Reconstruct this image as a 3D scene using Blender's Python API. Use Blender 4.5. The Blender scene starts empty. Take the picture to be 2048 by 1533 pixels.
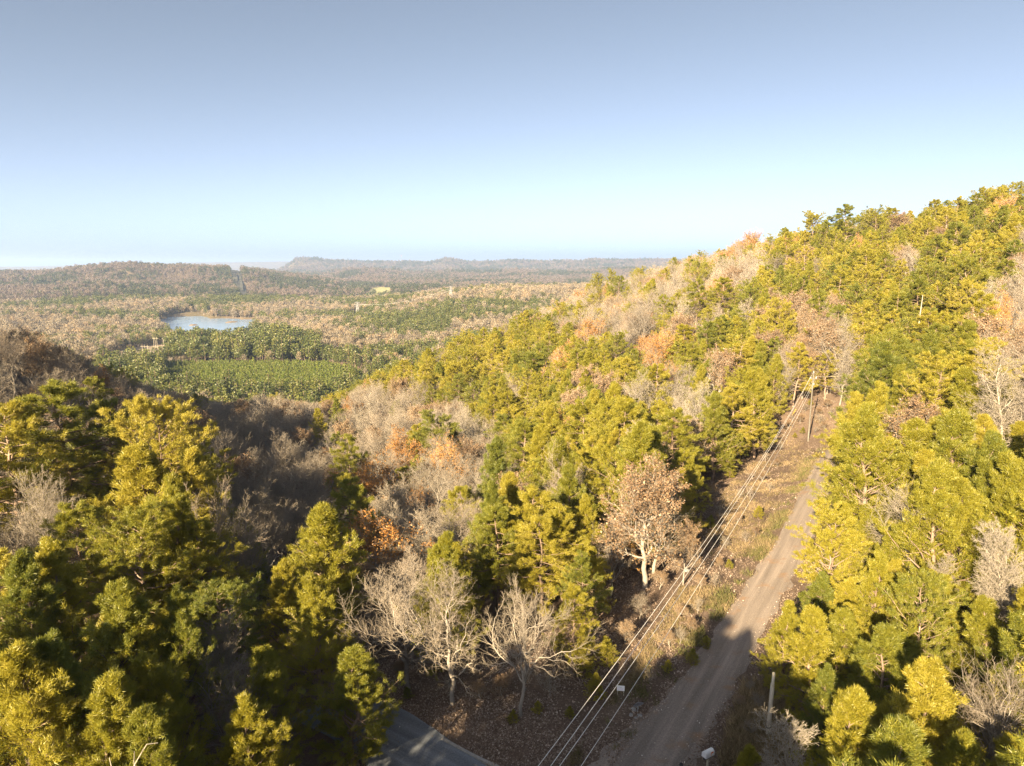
import bpy, math, random
import numpy as np
from mathutils import Vector, Matrix

rng = np.random.default_rng(7)
random.seed(7)
sc = bpy.context.scene
PI = math.pi

# ------------------------------------------------------------------ camera, sky, sun, exposure
F = 1384.0                       # focal length in pixels of a 2048 px wide picture
PITCH = math.radians(9.7)
CAM_Z = 28.0
cam_d = bpy.data.cameras.new('camera')
cam_d.sensor_width = 36.0
cam_d.lens = 36.0 * F / 2048.0
cam_d.clip_start = 0.5
cam_d.clip_end = 60000
cam = bpy.data.objects.new('camera', cam_d)
sc.collection.objects.link(cam)
cam.location = (0, 0, CAM_Z)
cam.rotation_euler = (PI / 2 - PITCH, 0, 0)
sc.camera = cam

SUN_EL = math.radians(22.0)
SUN_AZ = math.radians(180 + 27)          # clockwise from +Y (the view direction): behind the camera, to the left
world = bpy.data.worlds.new('World')
sc.world = world
world.use_nodes = True
wn = world.node_tree.nodes
wl = world.node_tree.links
sky = wn.new('ShaderNodeTexSky')
sky.sky_type = 'NISHITA'
sky.sun_disc = False
sky.sun_elevation = SUN_EL
sky.sun_rotation = SUN_AZ
sky.altitude = 2000
sky.air_density = 0.25
sky.dust_density = 7.8
sky.ozone_density = 2.2
bg = wn['Background']
bg.inputs['Strength'].default_value = 0.05
hs = wn.new('ShaderNodeHueSaturation')
hs.inputs['Hue'].default_value = 0.482
hs.inputs['Saturation'].default_value = 0.6
wl.new(sky.outputs[0], hs.inputs['Color'])
wl.new(hs.outputs[0], bg.inputs['Color'])

sun_d = bpy.data.lights.new('sun', 'SUN')
sun_d.energy = 4.0
sun_d.angle = math.radians(0.6)
sun_d.color = (1.0, 0.78, 0.48)
sun = bpy.data.objects.new('sun', sun_d)
sc.collection.objects.link(sun)
to_sun = Vector((math.sin(SUN_AZ) * math.cos(SUN_EL), math.cos(SUN_AZ) * math.cos(SUN_EL), math.sin(SUN_EL)))
sun.rotation_euler = to_sun.to_track_quat('Z', 'Y').to_euler()
sun.location = (-60, -80, 80)

vs = sc.view_settings
vs.view_transform = 'Standard'
vs.look = 'None'
vs.exposure = 2.85
vs.gamma = 1.0
cy = sc.cycles
cy.max_bounces = 5
cy.diffuse_bounces = 4
cy.glossy_bounces = 2
cy.transmission_bounces = 2
cy.transparent_max_bounces = 4
cy.volume_bounces = 0
cy.caustics_reflective = False
cy.caustics_refractive = False
cy.use_denoising = True
cy.use_adaptive_sampling = True
cy.adaptive_threshold = 0.01
cy.denoiser = 'OPENIMAGEDENOISE'
cy.denoising_prefilter = 'NONE'
cy.denoising_input_passes = 'RGB_ALBEDO_NORMAL'

# ------------------------------------------------------------------ helpers
S = CAM_Z / 22.0
sp, cp = math.sin(PITCH), math.cos(PITCH)

def ray(px, py):
    u = (px - 1024.0) / F
    v = (766.5 - py) / F
    return np.array([u, cp + v * sp, -sp + v * cp])

def at_r(px, py, r):
    """point on the sight line of a picture point at horizontal distance r (metres)"""
    d = ray(px, py)
    return d * (r / math.hypot(d[0], d[1])) + np.array([0, 0, CAM_Z])

def project(p):
    p = np.asarray(p, float)
    x, y, z = p[..., 0], p[..., 1], p[..., 2] - CAM_Z
    dep = y * cp - z * sp
    dep = np.where(dep < 0.1, 0.1, dep)
    up = y * sp + z * cp
    return 1024 + F * x / dep, 766.5 - F * up / dep

def in_poly(x, y, poly):
    x = np.asarray(x, float)
    y = np.asarray(y, float)
    ins = np.zeros(x.shape, bool)
    n = len(poly)
    for i in range(n):
        x1, y1 = poly[i]
        x2, y2 = poly[(i + 1) % n]
        c = ((y1 > y) != (y2 > y))
        with np.errstate(divide='ignore', invalid='ignore'):
            xi = (x2 - x1) * (y - y1) / (y2 - y1 + 1e-12) + x1
        ins ^= c & (x < xi)
    return ins

_perm = np.random.default_rng(3).random((256, 256))
def vnoise(x, y):
    xi = np.floor(x).astype(int)
    yi = np.floor(y).astype(int)
    fx = x - xi
    fy = y - yi
    fx = fx * fx * (3 - 2 * fx)
    fy = fy * fy * (3 - 2 * fy)
    g = lambda a, b: _perm[a & 255, b & 255]
    return (g(xi, yi) * (1 - fx) + g(xi + 1, yi) * fx) * (1 - fy) + (g(xi, yi + 1) * (1 - fx) + g(xi + 1, yi + 1) * fx) * fy

def fbm(x, y, o=4):
    s = 0
    a = 1.0
    t = 0
    for i in range(o):
        s = s + a * vnoise(x * 2 ** i + 17.3 * i, y * 2 ** i + 5.1 * i)
        t += a
        a *= 0.5
    return s / t

def smooth(a, b, x):
    t = np.clip((x - a) / (b - a), 0, 1)
    return t * t * (3 - 2 * t)

def mesh_from(name, verts, polys, mats=(), mat_idx=None, shade=False):
    """polys: list of int arrays (n,3) or (n,4)"""
    me = bpy.data.meshes.new(name)
    verts = np.asarray(verts, np.float32)
    me.vertices.add(len(verts))
    me.vertices.foreach_set('co', verts.ravel())
    polys = [np.asarray(p, np.int32) for p in polys if len(p)]
    loops = np.concatenate([p.ravel() for p in polys])
    tot = np.concatenate([np.full(len(p), p.shape[1], np.int32) for p in polys])
    start = np.concatenate([[0], np.cumsum(tot)[:-1]]).astype(np.int32)
    me.loops.add(len(loops))
    me.loops.foreach_set('vertex_index', loops)
    me.polygons.add(len(tot))
    me.polygons.foreach_set('loop_start', start)
    me.polygons.foreach_set('loop_total', tot)
    for m in mats:
        me.materials.append(m)
    if mat_idx is not None:
        me.polygons.foreach_set('material_index', np.asarray(mat_idx, np.int32))
    me.polygons.foreach_set('use_smooth', np.full(len(tot), bool(shade)))
    me.update(calc_edges=True)
    return me

def link(name, me, parent=None, loc=None):
    o = bpy.data.objects.new(name, me)
    sc.collection.objects.link(o)
    if parent is not None:
        o.parent = parent
    if loc is not None:
        o.location = loc
    return o

def tag(o, label=None, cat=None, group=None, kind=None):
    if label: o['label'] = label
    if cat: o['category'] = cat
    if group: o['group'] = group
    if kind: o['kind'] = kind
    return o

def empty(name, loc, rz=0.0):
    o = bpy.data.objects.new(name, None)
    o.empty_display_size = 0.3
    sc.collection.objects.link(o)
    o.location = loc
    o.rotation_euler = (0, 0, rz)
    return o

# ------------------------------------------------------------------ materials
def new_mat(name):
    m = bpy.data.materials.new(name)
    m.use_nodes = True
    nt = m.node_tree
    nt.nodes.clear()
    out = nt.nodes.new('ShaderNodeOutputMaterial')
    return m, nt, out

def ramp(nt, stops):
    r = nt.nodes.new('ShaderNodeValToRGB')
    els = r.color_ramp.elements
    while len(els) < len(stops):
        els.new(0.5)
    for e, (p, c) in zip(els, stops):
        e.position = p
        e.color = (*c, 1)
    return r

def noise(nt, scale, detail=3, rough=0.55, coord=None, out='Fac'):
    n = nt.nodes.new('ShaderNodeTexNoise')
    n.inputs['Scale'].default_value = scale
    n.inputs['Detail'].default_value = detail
    n.inputs['Roughness'].default_value = rough
    if coord is not None:
        nt.links.new(coord, n.inputs['Vector'])
    return n.outputs[out]

def mixc(nt, fac, a, b, mode='MIX'):
    m = nt.nodes.new('ShaderNodeMix')
    m.data_type = 'RGBA'
    m.blend_type = mode
    for i, v in ((0, fac), (6, a), (7, b)):
        if hasattr(v, 'links') or isinstance(v, bpy.types.NodeSocket):
            nt.links.new(v, m.inputs[i])
        elif i == 0:
            m.inputs[0].default_value = v
        else:
            m.inputs[i].default_value = (*v, 1)
    return m.outputs[2]

def math_n(nt, op, a, b=0.0):
    m = nt.nodes.new('ShaderNodeMath')
    m.operation = op
    for i, v in ((0, a), (1, b)):
        if isinstance(v, bpy.types.NodeSocket):
            nt.links.new(v, m.inputs[i])
        else:
            m.inputs[i].default_value = v
    return m.outputs[0]

def foliage_mat(name, stops, transl=0.35, tint_amt=0.5):
    """per-tree colour from Object Info random, per-clump colour from a 'tint' point attribute"""
    m, nt, out = new_mat(name)
    oi = nt.nodes.new('ShaderNodeObjectInfo')
    at = nt.nodes.new('ShaderNodeAttribute')
    at.attribute_name = 'tint'
    f = math_n(nt, 'ADD', math_n(nt, 'MULTIPLY', oi.outputs['Random'], 1 - tint_amt), math_n(nt, 'MULTIPLY', at.outputs['Fac'], tint_amt))
    r = ramp(nt, stops)
    nt.links.new(f, r.inputs[0])
    d = nt.nodes.new('ShaderNodeBsdfDiffuse')
    t = nt.nodes.new('ShaderNodeBsdfTranslucent')
    g = nt.nodes.new('ShaderNodeBsdfGlossy')
    g.inputs['Roughness'].default_value = 0.45
    g.inputs['Color'].default_value = (0.8, 0.8, 0.7, 1)
    nt.links.new(r.outputs[0], d.inputs['Color'])
    nt.links.new(r.outputs[0], t.inputs['Color'])
    mx = nt.nodes.new('ShaderNodeMixShader')
    mx.inputs[0].default_value = transl
    nt.links.new(d.outputs[0], mx.inputs[1])
    nt.links.new(t.outputs[0], mx.inputs[2])
    mg = nt.nodes.new('ShaderNodeMixShader')
    mg.inputs[0].default_value = 0.03
    nt.links.new(mx.outputs[0], mg.inputs[1])
    nt.links.new(g.outputs[0], mg.inputs[2])
    nt.links.new(mg.outputs[0], out.inputs[0])
    return m

def plain_mat(name, a, b, scale=6.0, rough=0.85, metal=0.0, detail=4, bump=0.0):
    m, nt, out = new_mat(name)
    tc = nt.nodes.new('ShaderNodeTexCoord')
    n = noise(nt, scale, detail, 0.6, tc.outputs['Object'])
    r = ramp(nt, [(0.3, a), (0.7, b)])
    nt.links.new(n, r.inputs[0])
    p = nt.nodes.new('ShaderNodeBsdfPrincipled')
    p.inputs['Roughness'].default_value = rough
    p.inputs['Metallic'].default_value = metal
    nt.links.new(r.outputs[0], p.inputs['Base Color'])
    if bump:
        bn = nt.nodes.new('ShaderNodeBump')
        bn.inputs['Strength'].default_value = bump
        bn.inputs['Distance'].default_value = 0.05
        nt.links.new(n, bn.inputs['Height'])
        nt.links.new(bn.outputs[0], p.inputs['Normal'])
    nt.links.new(p.outputs[0], out.inputs[0])
    return m

def twig_mat(name, stops):
    m, nt, out = new_mat(name)
    oi = nt.nodes.new('ShaderNodeObjectInfo')
    r = ramp(nt, stops)
    nt.links.new(oi.outputs['Random'], r.inputs[0])
    tc = nt.nodes.new('ShaderNodeTexCoord')
    n = noise(nt, 5.0, 3, 0.6, tc.outputs['Object'])
    c = mixc(nt, 0.55, r.outputs[0], mixc(nt, n, (0.35, 0.35, 0.35), (1.5, 1.5, 1.5)), 'MULTIPLY')
    d = nt.nodes.new('ShaderNodeBsdfDiffuse')
    nt.links.new(c, d.inputs['Color'])
    nt.links.new(d.outputs[0], out.inputs[0])
    return m

M = {}
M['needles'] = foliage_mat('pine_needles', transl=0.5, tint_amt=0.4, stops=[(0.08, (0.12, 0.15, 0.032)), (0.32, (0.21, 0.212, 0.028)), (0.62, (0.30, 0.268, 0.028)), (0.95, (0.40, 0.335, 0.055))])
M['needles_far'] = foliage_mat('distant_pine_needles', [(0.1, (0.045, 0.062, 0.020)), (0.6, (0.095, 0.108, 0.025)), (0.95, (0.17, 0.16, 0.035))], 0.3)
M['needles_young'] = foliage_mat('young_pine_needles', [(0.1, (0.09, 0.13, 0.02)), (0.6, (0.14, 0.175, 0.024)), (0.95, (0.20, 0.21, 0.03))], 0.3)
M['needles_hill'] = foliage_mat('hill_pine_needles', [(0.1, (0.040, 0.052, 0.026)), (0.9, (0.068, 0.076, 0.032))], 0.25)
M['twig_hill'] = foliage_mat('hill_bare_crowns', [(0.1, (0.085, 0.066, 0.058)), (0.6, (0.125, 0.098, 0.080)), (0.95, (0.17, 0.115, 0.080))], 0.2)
M['orange'] = foliage_mat('orange_oak_leaves', [(0.1, (0.24, 0.11, 0.035)), (0.5, (0.36, 0.18, 0.045)), (0.9, (0.46, 0.25, 0.06))], 0.3, 0.7)
M['brown'] = foliage_mat('brown_oak_leaves', [(0.1, (0.14, 0.085, 0.050)), (0.5, (0.22, 0.145, 0.085)), (0.9, (0.31, 0.22, 0.13))], 0.25, 0.6)
M['twig'] = twig_mat('bare_twigs', [(0.0, (0.19, 0.162, 0.13)), (0.4, (0.265, 0.232, 0.185)), (0.7, (0.26, 0.215, 0.17)), (1.0, (0.32, 0.285, 0.23))])
M['limb'] = twig_mat('grey_limbs', [(0.0, (0.15, 0.135, 0.12)), (0.5, (0.26, 0.235, 0.205)), (1.0, (0.20, 0.18, 0.155))])
M['pale'] = twig_mat('pale_bark', [(0.0, (0.23, 0.20, 0.16)), (1.0, (0.31, 0.275, 0.225))])
M['bark'] = twig_mat('pine_bark', [(0.0, (0.13, 0.095, 0.07)), (1.0, (0.24, 0.18, 0.14))])
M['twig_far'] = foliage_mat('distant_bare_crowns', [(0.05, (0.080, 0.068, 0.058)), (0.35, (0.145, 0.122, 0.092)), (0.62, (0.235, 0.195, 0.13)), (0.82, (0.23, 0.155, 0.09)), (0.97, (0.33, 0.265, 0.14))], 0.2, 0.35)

# ------------------------------------------------------------------ terrain
CTRL = []
def cz(px, r, z):
    az = math.atan((px - 1024) / (F * 0.97))
    CTRL.append((r * math.sin(az) * S, r * math.cos(az) * S, z * S))
for px, lst in {
    1960: [(45, -20.5), (65, -18.5), (105, -13), (150, -4), (185, 6), (250, -4)],
    1800: [(60, -20.5), (90, -18.5), (120, -14.5), (150, -7), (185, 3.0), (230, -1)],
    1650: [(105, -20), (125, -17), (150, -10), (185, -0.5), (230, 0)],
    1500: [(90, -24.5), (120, -19), (160, -11), (230, -1.0), (280, -6)],
    1380: [(60, -23.5), (90, -24.5), (150, -16.5), (210, -9.5), (290, -7.0)],
    1220: [(50, -23.5), (70, -25.5), (100, -26.5), (150, -20), (230, -14.5), (290, -22)],
    1100: [(40, -22.6), (70, -27.5), (100, -30), (150, -27), (230, -22.5)],
    960: [(32, -22.2), (40, -23.2), (65, -29), (100, -33.5), (150, -35), (220, -32)],
    830: [(32, -22.2), (40, -23.5), (65, -30), (100, -34.5), (150, -38), (210, -38)],
    740: [(65, -31), (120, -38), (200, -42)],
    600: [(40, -25), (60, -30.5), (90, -35.5), (120, -39), (180, -42)],
    450: [(30, -22), (40, -23), (60, -26.5), (100, -33), (160, -36)],
    300: [(35, -21.5), (60, -24.0), (100, -29), (150, -31)],
    180: [(55, -22.5), (90, -26), (130, -21.5)],
    0: [(30, -20.5), (50, -21.5), (80, -21.5), (110, -14)]}.items():
    for r, z in lst:
        cz(px, r, z)
for px, r, z in ((0, 300, -60), (300, 300, -75), (600, 320, -78), (830, 330, -75), (960, 330, -62), (1100, 340, -50), (1220, 350, -42), (1500, 380, -32), (1800, 350, -18), (2040, 330, -12)):
    cz(px, r, z)
for x, y, z in ((-110, 62, 8), (-138, 0, 18), (-170, 90, 6), (-150, 190, -36), (-100, -42, -6), (-70, -105, -4), (-60, -40, -18), (0, -60, -14), (60, -60, -14),
                (0, -150, -6), (100, 0, -14), (150, 70, -4), (-30, 0, -18), (0, 0, -21), (30, 0, -20.5), (-200, -100, 10), (120, -120, -8), (240, 100, 2), (220, 220, -4), (-260, 60, 4), (-250, 220, -50)):
    CTRL.append((x * S, y * S, z * S))

# road centre lines: picture points laid on the ground at road level
def on_plane(px, py, z):
    d = ray(px, py)
    t = (z - CAM_Z) / d[2]
    return d * t + np.array([0, 0, CAM_Z])
GRAVEL_PX = [(1235, 1640), (1275, 1570), (1318, 1500), (1362, 1439), (1402, 1385), (1437, 1335), (1475, 1270), (1520, 1195), (1562, 1130), (1592, 1075), (1618, 1015), (1640, 960), (1662, 915), (1698, 885), (1750, 868)]
ASPHALT_PX = [(640, 1395), (730, 1440), (800, 1490), (872, 1550), (960, 1605), (1075, 1650), (1235, 1670), (1420, 1660), (1640, 1620)]
ROAD_Z = 0.0
def cat_rom(pts, n=14):
    pts = np.asarray(pts, float)
    P = np.vstack([2 * pts[0] - pts[1], pts, 2 * pts[-1] - pts[-2]])
    out = []
    for i in range(1, len(P) - 2):
        for t in np.linspace(0, 1, n, endpoint=False):
            a, b, c, d = P[i - 1], P[i], P[i + 1], P[i + 2]
            out.append(0.5 * ((2 * b) + (-a + c) * t + (2 * a - 5 * b + 4 * c - d) * t * t + (-a + 3 * b - 3 * c + d) * t ** 3))
    out.append(P[-2])
    return np.array(out)
gravel_c = cat_rom([on_plane(a, b, ROAD_Z)[:2] for a, b in GRAVEL_PX])
asphalt_c = cat_rom([on_plane(a, b, ROAD_Z)[:2] for a, b in ASPHALT_PX])
for c in (gravel_c[::14], asphalt_c[::14]):
    for p in c:
        CTRL.append((p[0], p[1], ROAD_Z - CAM_Z))
C = np.array(CTRL)
_d = np.hypot(C[:, None, 0] - C[None, :, 0], C[:, None, 1] - C[None, :, 1])
_A = np.sqrt(_d ** 2 + 36.0)
_A += np.eye(len(C)) * (-1.5)
_n = len(C)
_K = np.zeros((_n + 1, _n + 1))
_K[:_n, :_n] = _A
_K[:_n, _n] = 1
_K[_n, :_n] = 1
_w = np.linalg.solve(_K, np.append(C[:, 2], 0))

def near_z(x, y):
    sh = x.shape
    x = x.ravel(); y = y.ravel()
    z = np.empty(len(x))
    for i in range(0, len(x), 20000):
        s = slice(i, i + 20000)
        d = np.sqrt((x[s, None] - C[None, :, 0]) ** 2 + (y[s, None] - C[None, :, 1]) ** 2 + 36.0)
        z[s] = d @ _w[:_n] + _w[_n]
    return z.reshape(sh)

def crest(az_px, pts):
    p = np.array(pts, float)
    return np.interp(az_px, p[:, 0], p[:, 1])

RIDGES = [  # range, front width, back width, crest line in picture points, height of canopy on it
    (3300, 780, 900, [(-900, 560), (-300, 548), (0, 540), (60, 540), (110, 541), (150, 537), (200, 531), (280, 527), (330, 530), (360, 531), (420, 531), (450, 533), (475, 533), (520, 538), (580, 546), (640, 552), (700, 562), (760, 577), (830, 596), (900, 620)], 16),
    (4600, 700, 900, [(400, 590), (560, 566), (640, 553), (690, 543), (740, 538), (800, 542), (830, 548), (900, 545), (960, 547), (1040, 543), (1100, 546), (1200, 540), (1300, 540), (1500, 545), (2200, 560)], 16),
    (7800, 900, 1500, [(430, 575), (560, 549), (588, 533), (603, 522), (618, 519), (640, 520), (670, 523), (740, 525.5), (800, 526.5), (870, 527), (882, 523), (897, 519), (912, 521), (935, 526), (960, 526.5), (1000, 524), (1030, 522), (1070, 525), (1120, 524), (1160, 524.5), (1180, 521), (1230, 522.5), (1300, 522), (1400, 524), (1700, 526), (2300, 526)], 8),
    (16000, 1500, 2500, [(-900, 536), (0, 533), (100, 533), (180, 531), (330, 528), (400, 525.5), (500, 525), (590, 523.5), (650, 524.5), (860, 523), (880, 526), (960, 521.5), (1040, 521.5), (1100, 525), (1300, 525), (2300, 528)], 0)]
VALLEY = CAM_Z - 103.0
def far_z(x, y):
    r = np.hypot(x, y)
    fy = np.where(y > 1, y, 1)
    apx = 1024 + F * 0.985 * x / fy
    apx = np.where(y > 1, apx, np.where(x < 0, -3000, 5000))
    apx = np.clip(apx, -3000, 5000)
    z = VALLEY + (fbm(x / 420, y / 420, 4) - 0.5) * 26 * smooth(500, 1500, r) - 0.002 * np.clip(r - 4000, 0, 1e9)
    # long low rise under the pylons, right of the lake
    hump = np.exp(-((r - 1500) / 420) ** 2) * smooth(560, 1050, apx) * 44
    z = z + hump + smooth(800, 2600, r) * 14
    for R, wf, wb, pts, can in RIDGES:
        py = crest(apx, pts)
        el = (766.5 - py) / F
        tan_e = (-sp + el * cp) / (cp + el * sp)
        top = R * tan_e + CAM_Z - can
        w = np.where(r < R, wf, wb) * (0.75 + 0.5 * fbm(x / 900 + R, y / 900, 3))
        g = np.exp(-np.abs((r - R) / w) ** 1.7)
        spur = (fbm(x / 380 + 7, y / 380 + R, 4) - 0.5) * 120 * g * (1 - np.exp(-((r - R) / (0.35 * w)) ** 2))
        b = VALLEY + 6
        z = np.maximum(z, b + (top - b) * g + spur * np.clip((top - b) / 90, 0, 1))
    return z

LAKE_Z = VALLEY - 3.0
LAKE_PX = [(318, 652), (322, 640), (345, 634), (395, 631.5), (420, 637), (470, 638.5), (520, 640), (514, 648), (505, 668), (498, 692), (470, 702), (430, 700), (388, 690), (342, 676)]
LAKE = [tuple(on_plane(a, b, LAKE_Z)[:2]) for a, b in LAKE_PX]
_lc = np.mean(LAKE, 0)
LAKE_BIG = [tuple(_lc + (np.array(p) - _lc) * 1.04) for p in LAKE]
FIELD_PX = [(728, 596), (728, 591), (738, 586), (742, 580), (757, 576), (783, 578), (783, 587), (800, 589), (772, 595), (750, 597)]
FIELD_R = 2350.0

def road_dist(x, y):
    allc = np.vstack([gravel_c[::4], asphalt_c[::4]])
    sh = x.shape
    x = x.ravel(); y = y.ravel()
    out = np.empty(len(x))
    for i in range(0, len(x), 20000):
        s = slice(i, i + 20000)
        out[s] = np.sqrt(((x[s, None] - allc[None, :, 0]) ** 2 + (y[s, None] - allc[None, :, 1]) ** 2).min(1))
    return out.reshape(sh)

def ground(x, y):
    x = np.atleast_1d(np.asarray(x, float))
    y = np.atleast_1d(np.asarray(y, float))
    r = np.hypot(x, y)
    t = smooth(330 * S, 560 * S, r)
    zn = np.zeros_like(x)
    m = t < 1
    if m.any():
        xn, yn = x[m], y[m]
        zz = near_z(xn, yn) + CAM_Z
        rd = road_dist(xn, yn)
        zz += (fbm(xn / 14, yn / 14, 3) - 0.5) * 2.0 * smooth(3.5, 12, rd)
        zn[m] = zz
    zf = far_z(x, y)
    z = zn * (1 - t) + zf * t
    if (r > 700).any():
        lake = in_poly(x, y, LAKE_BIG) & (r > 700)
        lx = np.array([p[0] for p in LAKE]); ly = np.array([p[1] for p in LAKE])
        dl = np.sqrt((x - _lc[0]) ** 2 + ((y - _lc[1]) * 0.6) ** 2)
        near_lake = smooth(330, 170, dl)
        z = z * (1 - near_lake) + near_lake * np.where(lake, LAKE_Z - 3.0, np.maximum(LAKE_Z + 1.2, LAKE_Z + 1.2 + (z - LAKE_Z) * 0.15))
        z = np.where(lake, LAKE_Z - 3.0, z)
    return z

def gz(x, y):
    return float(ground(np.array([x]), np.array([y]))[0])

# one sheet, a polar grid round the spot below the camera, fine where the camera looks
az = np.concatenate([np.radians(np.arange(-48, 48, 0.24)), np.radians(np.arange(48, 312, 3.0))])
rad = np.concatenate([[3.0], np.geomspace(7, 26000, 262)])
AZ, RR = np.meshgrid(az, rad)
gx, gy = RR * np.sin(AZ), RR * np.cos(AZ)
gzz = ground(gx.ravel(), gy.ravel())
na, nr = len(az), len(rad)
gv = np.column_stack([gx.ravel(), gy.ravel(), gzz])
ii = np.arange(nr - 1)[:, None] * na
jj = np.arange(na)[None, :]
j2 = (jj + 1) % na
quads = np.stack([ii + jj, ii + na + jj, ii + na + j2, ii + j2], -1).reshape(-1, 4)[:, ::-1]
gv = np.vstack([gv, [[0, 0, gz(0, 0)]]])
ctri = np.column_stack([np.full(na, len(gv) - 1), np.arange(na), (np.arange(na) + 1) % na])[:, ::-1]

def ground_material():
    m, nt, out = new_mat('forest_floor')
    geo = nt.nodes.new('ShaderNodeNewGeometry')
    P = geo.outputs['Position']
    n1 = noise(nt, 0.35, 5, 0.65, P)
    n2 = noise(nt, 9.0, 4, 0.7, P)
    n3 = noise(nt, 0.06, 4, 0.6, P)
    litter = ramp(nt, [(0.25, (0.060, 0.044, 0.034)), (0.5, (0.135, 0.098, 0.074)), (0.75, (0.225, 0.17, 0.13))])
    nt.links.new(math_n(nt, 'ADD', math_n(nt, 'MULTIPLY', n1, 0.45), math_n(nt, 'MULTIPLY', n2, 0.55)), litter.inputs[0])
    far = ramp(nt, [(0.3, (0.075, 0.070, 0.034)), (0.48, (0.13, 0.105, 0.065)), (0.6, (0.20, 0.15, 0.10)), (0.75, (0.085, 0.085, 0.04))])
    n4 = noise(nt, 0.010, 8, 0.68, P)
    nt.links.new(n4, far.inputs[0])
    ln = nt.nodes.new('ShaderNodeVectorMath')
    ln.operation = 'LENGTH'
    nt.links.new(P, ln.inputs[0])
    mr = nt.nodes.new('ShaderNodeMapRange')
    mr.inputs[1].default_value = 380
    mr.inputs[2].default_value = 650
    nt.links.new(ln.outputs['Value'], mr.inputs[0])
    c = mixc(nt, mr.outputs[0], litter.outputs[0], far.outputs[0])
    d = nt.nodes.new('ShaderNodeBsdfPrincipled')
    d.inputs['Roughness'].default_value = 0.95
    d.inputs['Specular IOR Level'].default_value = 0.1
    nt.links.new(c, d.inputs['Base Color'])
    b = nt.nodes.new('ShaderNodeBump')
    b.inputs['Strength'].default_value = 0.7
    b.inputs['Distance'].default_value = 0.12
    nt.links.new(n2, b.inputs['Height'])
    nt.links.new(b.outputs[0], d.inputs['Normal'])
    nt.links.new(d.outputs[0], out.inputs[0])
    return m
M['ground'] = ground_material()
g_me = mesh_from('ground', gv, [quads, ctri], [M['ground']], shade=True)
tag(link('ground', g_me), kind='structure')

# ------------------------------------------------------------------ roads
def ribbon(name, c, wfun, mat, lift, ncross=8, edge_noise=0.35):
    d = np.gradient(c, axis=0)
    d /= np.linalg.norm(d, axis=1)[:, None]
    nrm = np.column_stack([d[:, 1], -d[:, 0]])
    n = len(c)
    vs_ = []
    for i in range(n):
        wl_, wr_ = wfun(i / (n - 1))
        wl_ += edge_noise * (fbm(np.array([i * 0.31]), np.array([3.3]))[0] - 0.5)
        wr_ += edge_noise * (fbm(np.array([i * 0.31]), np.array([9.1]))[0] - 0.5)
        for k in range(ncross + 1):
            t = k / ncross
            vs_.append(c[i] + nrm[i] * (-wl_ * (1 - t) + wr_ * t))
    vs_ = np.array(vs_)
    z = ground(vs_[:, 0], vs_[:, 1]) + lift
    k = np.arange(ncross)
    q = (np.arange(n - 1)[:, None] * (ncross + 1) + k[None, :])
    q = np.stack([q, q + 1, q + ncross + 2, q + ncross + 1], -1).reshape(-1, 4)
    me = mesh_from(name, np.column_stack([vs_, z]), [q], [mat], shade=True)
    o = link(name, me)
    tag(o, kind='structure')
    return o

def road_material(name, base, patch, patch_amt, speck, turn):
    m, nt, out = new_mat(name)
    geo = nt.nodes.new('ShaderNodeNewGeometry')
    P = geo.outputs['Position']
    n1 = noise(nt, 0.5, 5, 0.6, P)
    n2 = noise(nt, 14, 4, 0.7, P)
    mr_ = nt.nodes.new('ShaderNodeMapping')
    mr_.inputs['Rotation'].default_value = (0, 0, math.radians(turn))
    nt.links.new(P, mr_.inputs[0])
    mp = nt.nodes.new('ShaderNodeMapping')
    mp.inputs['Scale'].default_value = (1.6, 0.07, 1)
    nt.links.new(mr_.outputs[0], mp.inputs[0])
    n3 = noise(nt, 1.0, 4, 0.6, mp.outputs[0])
    r = ramp(nt, [(0.3, tuple(v * 0.45 for v in base)), (0.5, base), (0.7, tuple(v * 1.7 for v in base))])
    nt.links.new(math_n(nt, 'ADD', math_n(nt, 'MULTIPLY', n3, 0.5), math_n(nt, 'MULTIPLY', n2, 0.5)), r.inputs[0])
    pr = ramp(nt, [(0.56, (0, 0, 0)), (0.72, (patch_amt,) * 3)])
    nt.links.new(n1, pr.inputs[0])
    c = mixc(nt, pr.outputs[0], r.outputs[0], patch)
    vo = nt.nodes.new('ShaderNodeTexVoronoi')
    vo.inputs['Scale'].default_value = 26
    nt.links.new(P, vo.inputs['Vector'])
    sr = ramp(nt, [(0.0, (speck,) * 3), (0.12, (speck,) * 3), (0.2, (0, 0, 0))])
    nt.links.new(vo.outputs['Distance'], sr.inputs[0])
    c = mixc(nt, sr.outputs[0], c, tuple(min(1, v * 2.6) for v in base))
    d = nt.nodes.new('ShaderNodeBsdfPrincipled')
    d.inputs['Roughness'].default_value = 0.9
    d.inputs['Specular IOR Level'].default_value = 0.2
    nt.links.new(c, d.inputs['Base Color'])
    b = nt.nodes.new('ShaderNodeBump')
    b.inputs['Strength'].default_value = 0.6
    b.inputs['Distance'].default_value = 0.03
    nt.links.new(n2, b.inputs['Height'])
    nt.links.new(b.outputs[0], d.inputs['Normal'])
    nt.links.new(d.outputs[0], out.inputs[0])
    return m
M['gravel'] = road_material('grey_gravel', (0.215, 0.18, 0.155), (0.24, 0.15, 0.09), 0.9, 0.5, 31)
M['asphalt'] = road_material('asphalt', (0.14, 0.155, 0.18), (0.16, 0.16, 0.17), 0.5, 0.35, 125)
M['kerb'] = plain_mat('pale_concrete', (0.22, 0.21, 0.20), (0.34, 0.33, 0.31), 5)
ribbon('gravel_road', gravel_c, lambda t: (1.75 + 1.6 * max(0, 0.25 - t) * 4, 1.75 + 1.2 * max(0, 0.25 - t) * 4), M['gravel'], 0.05, 10, 1.0)
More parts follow.
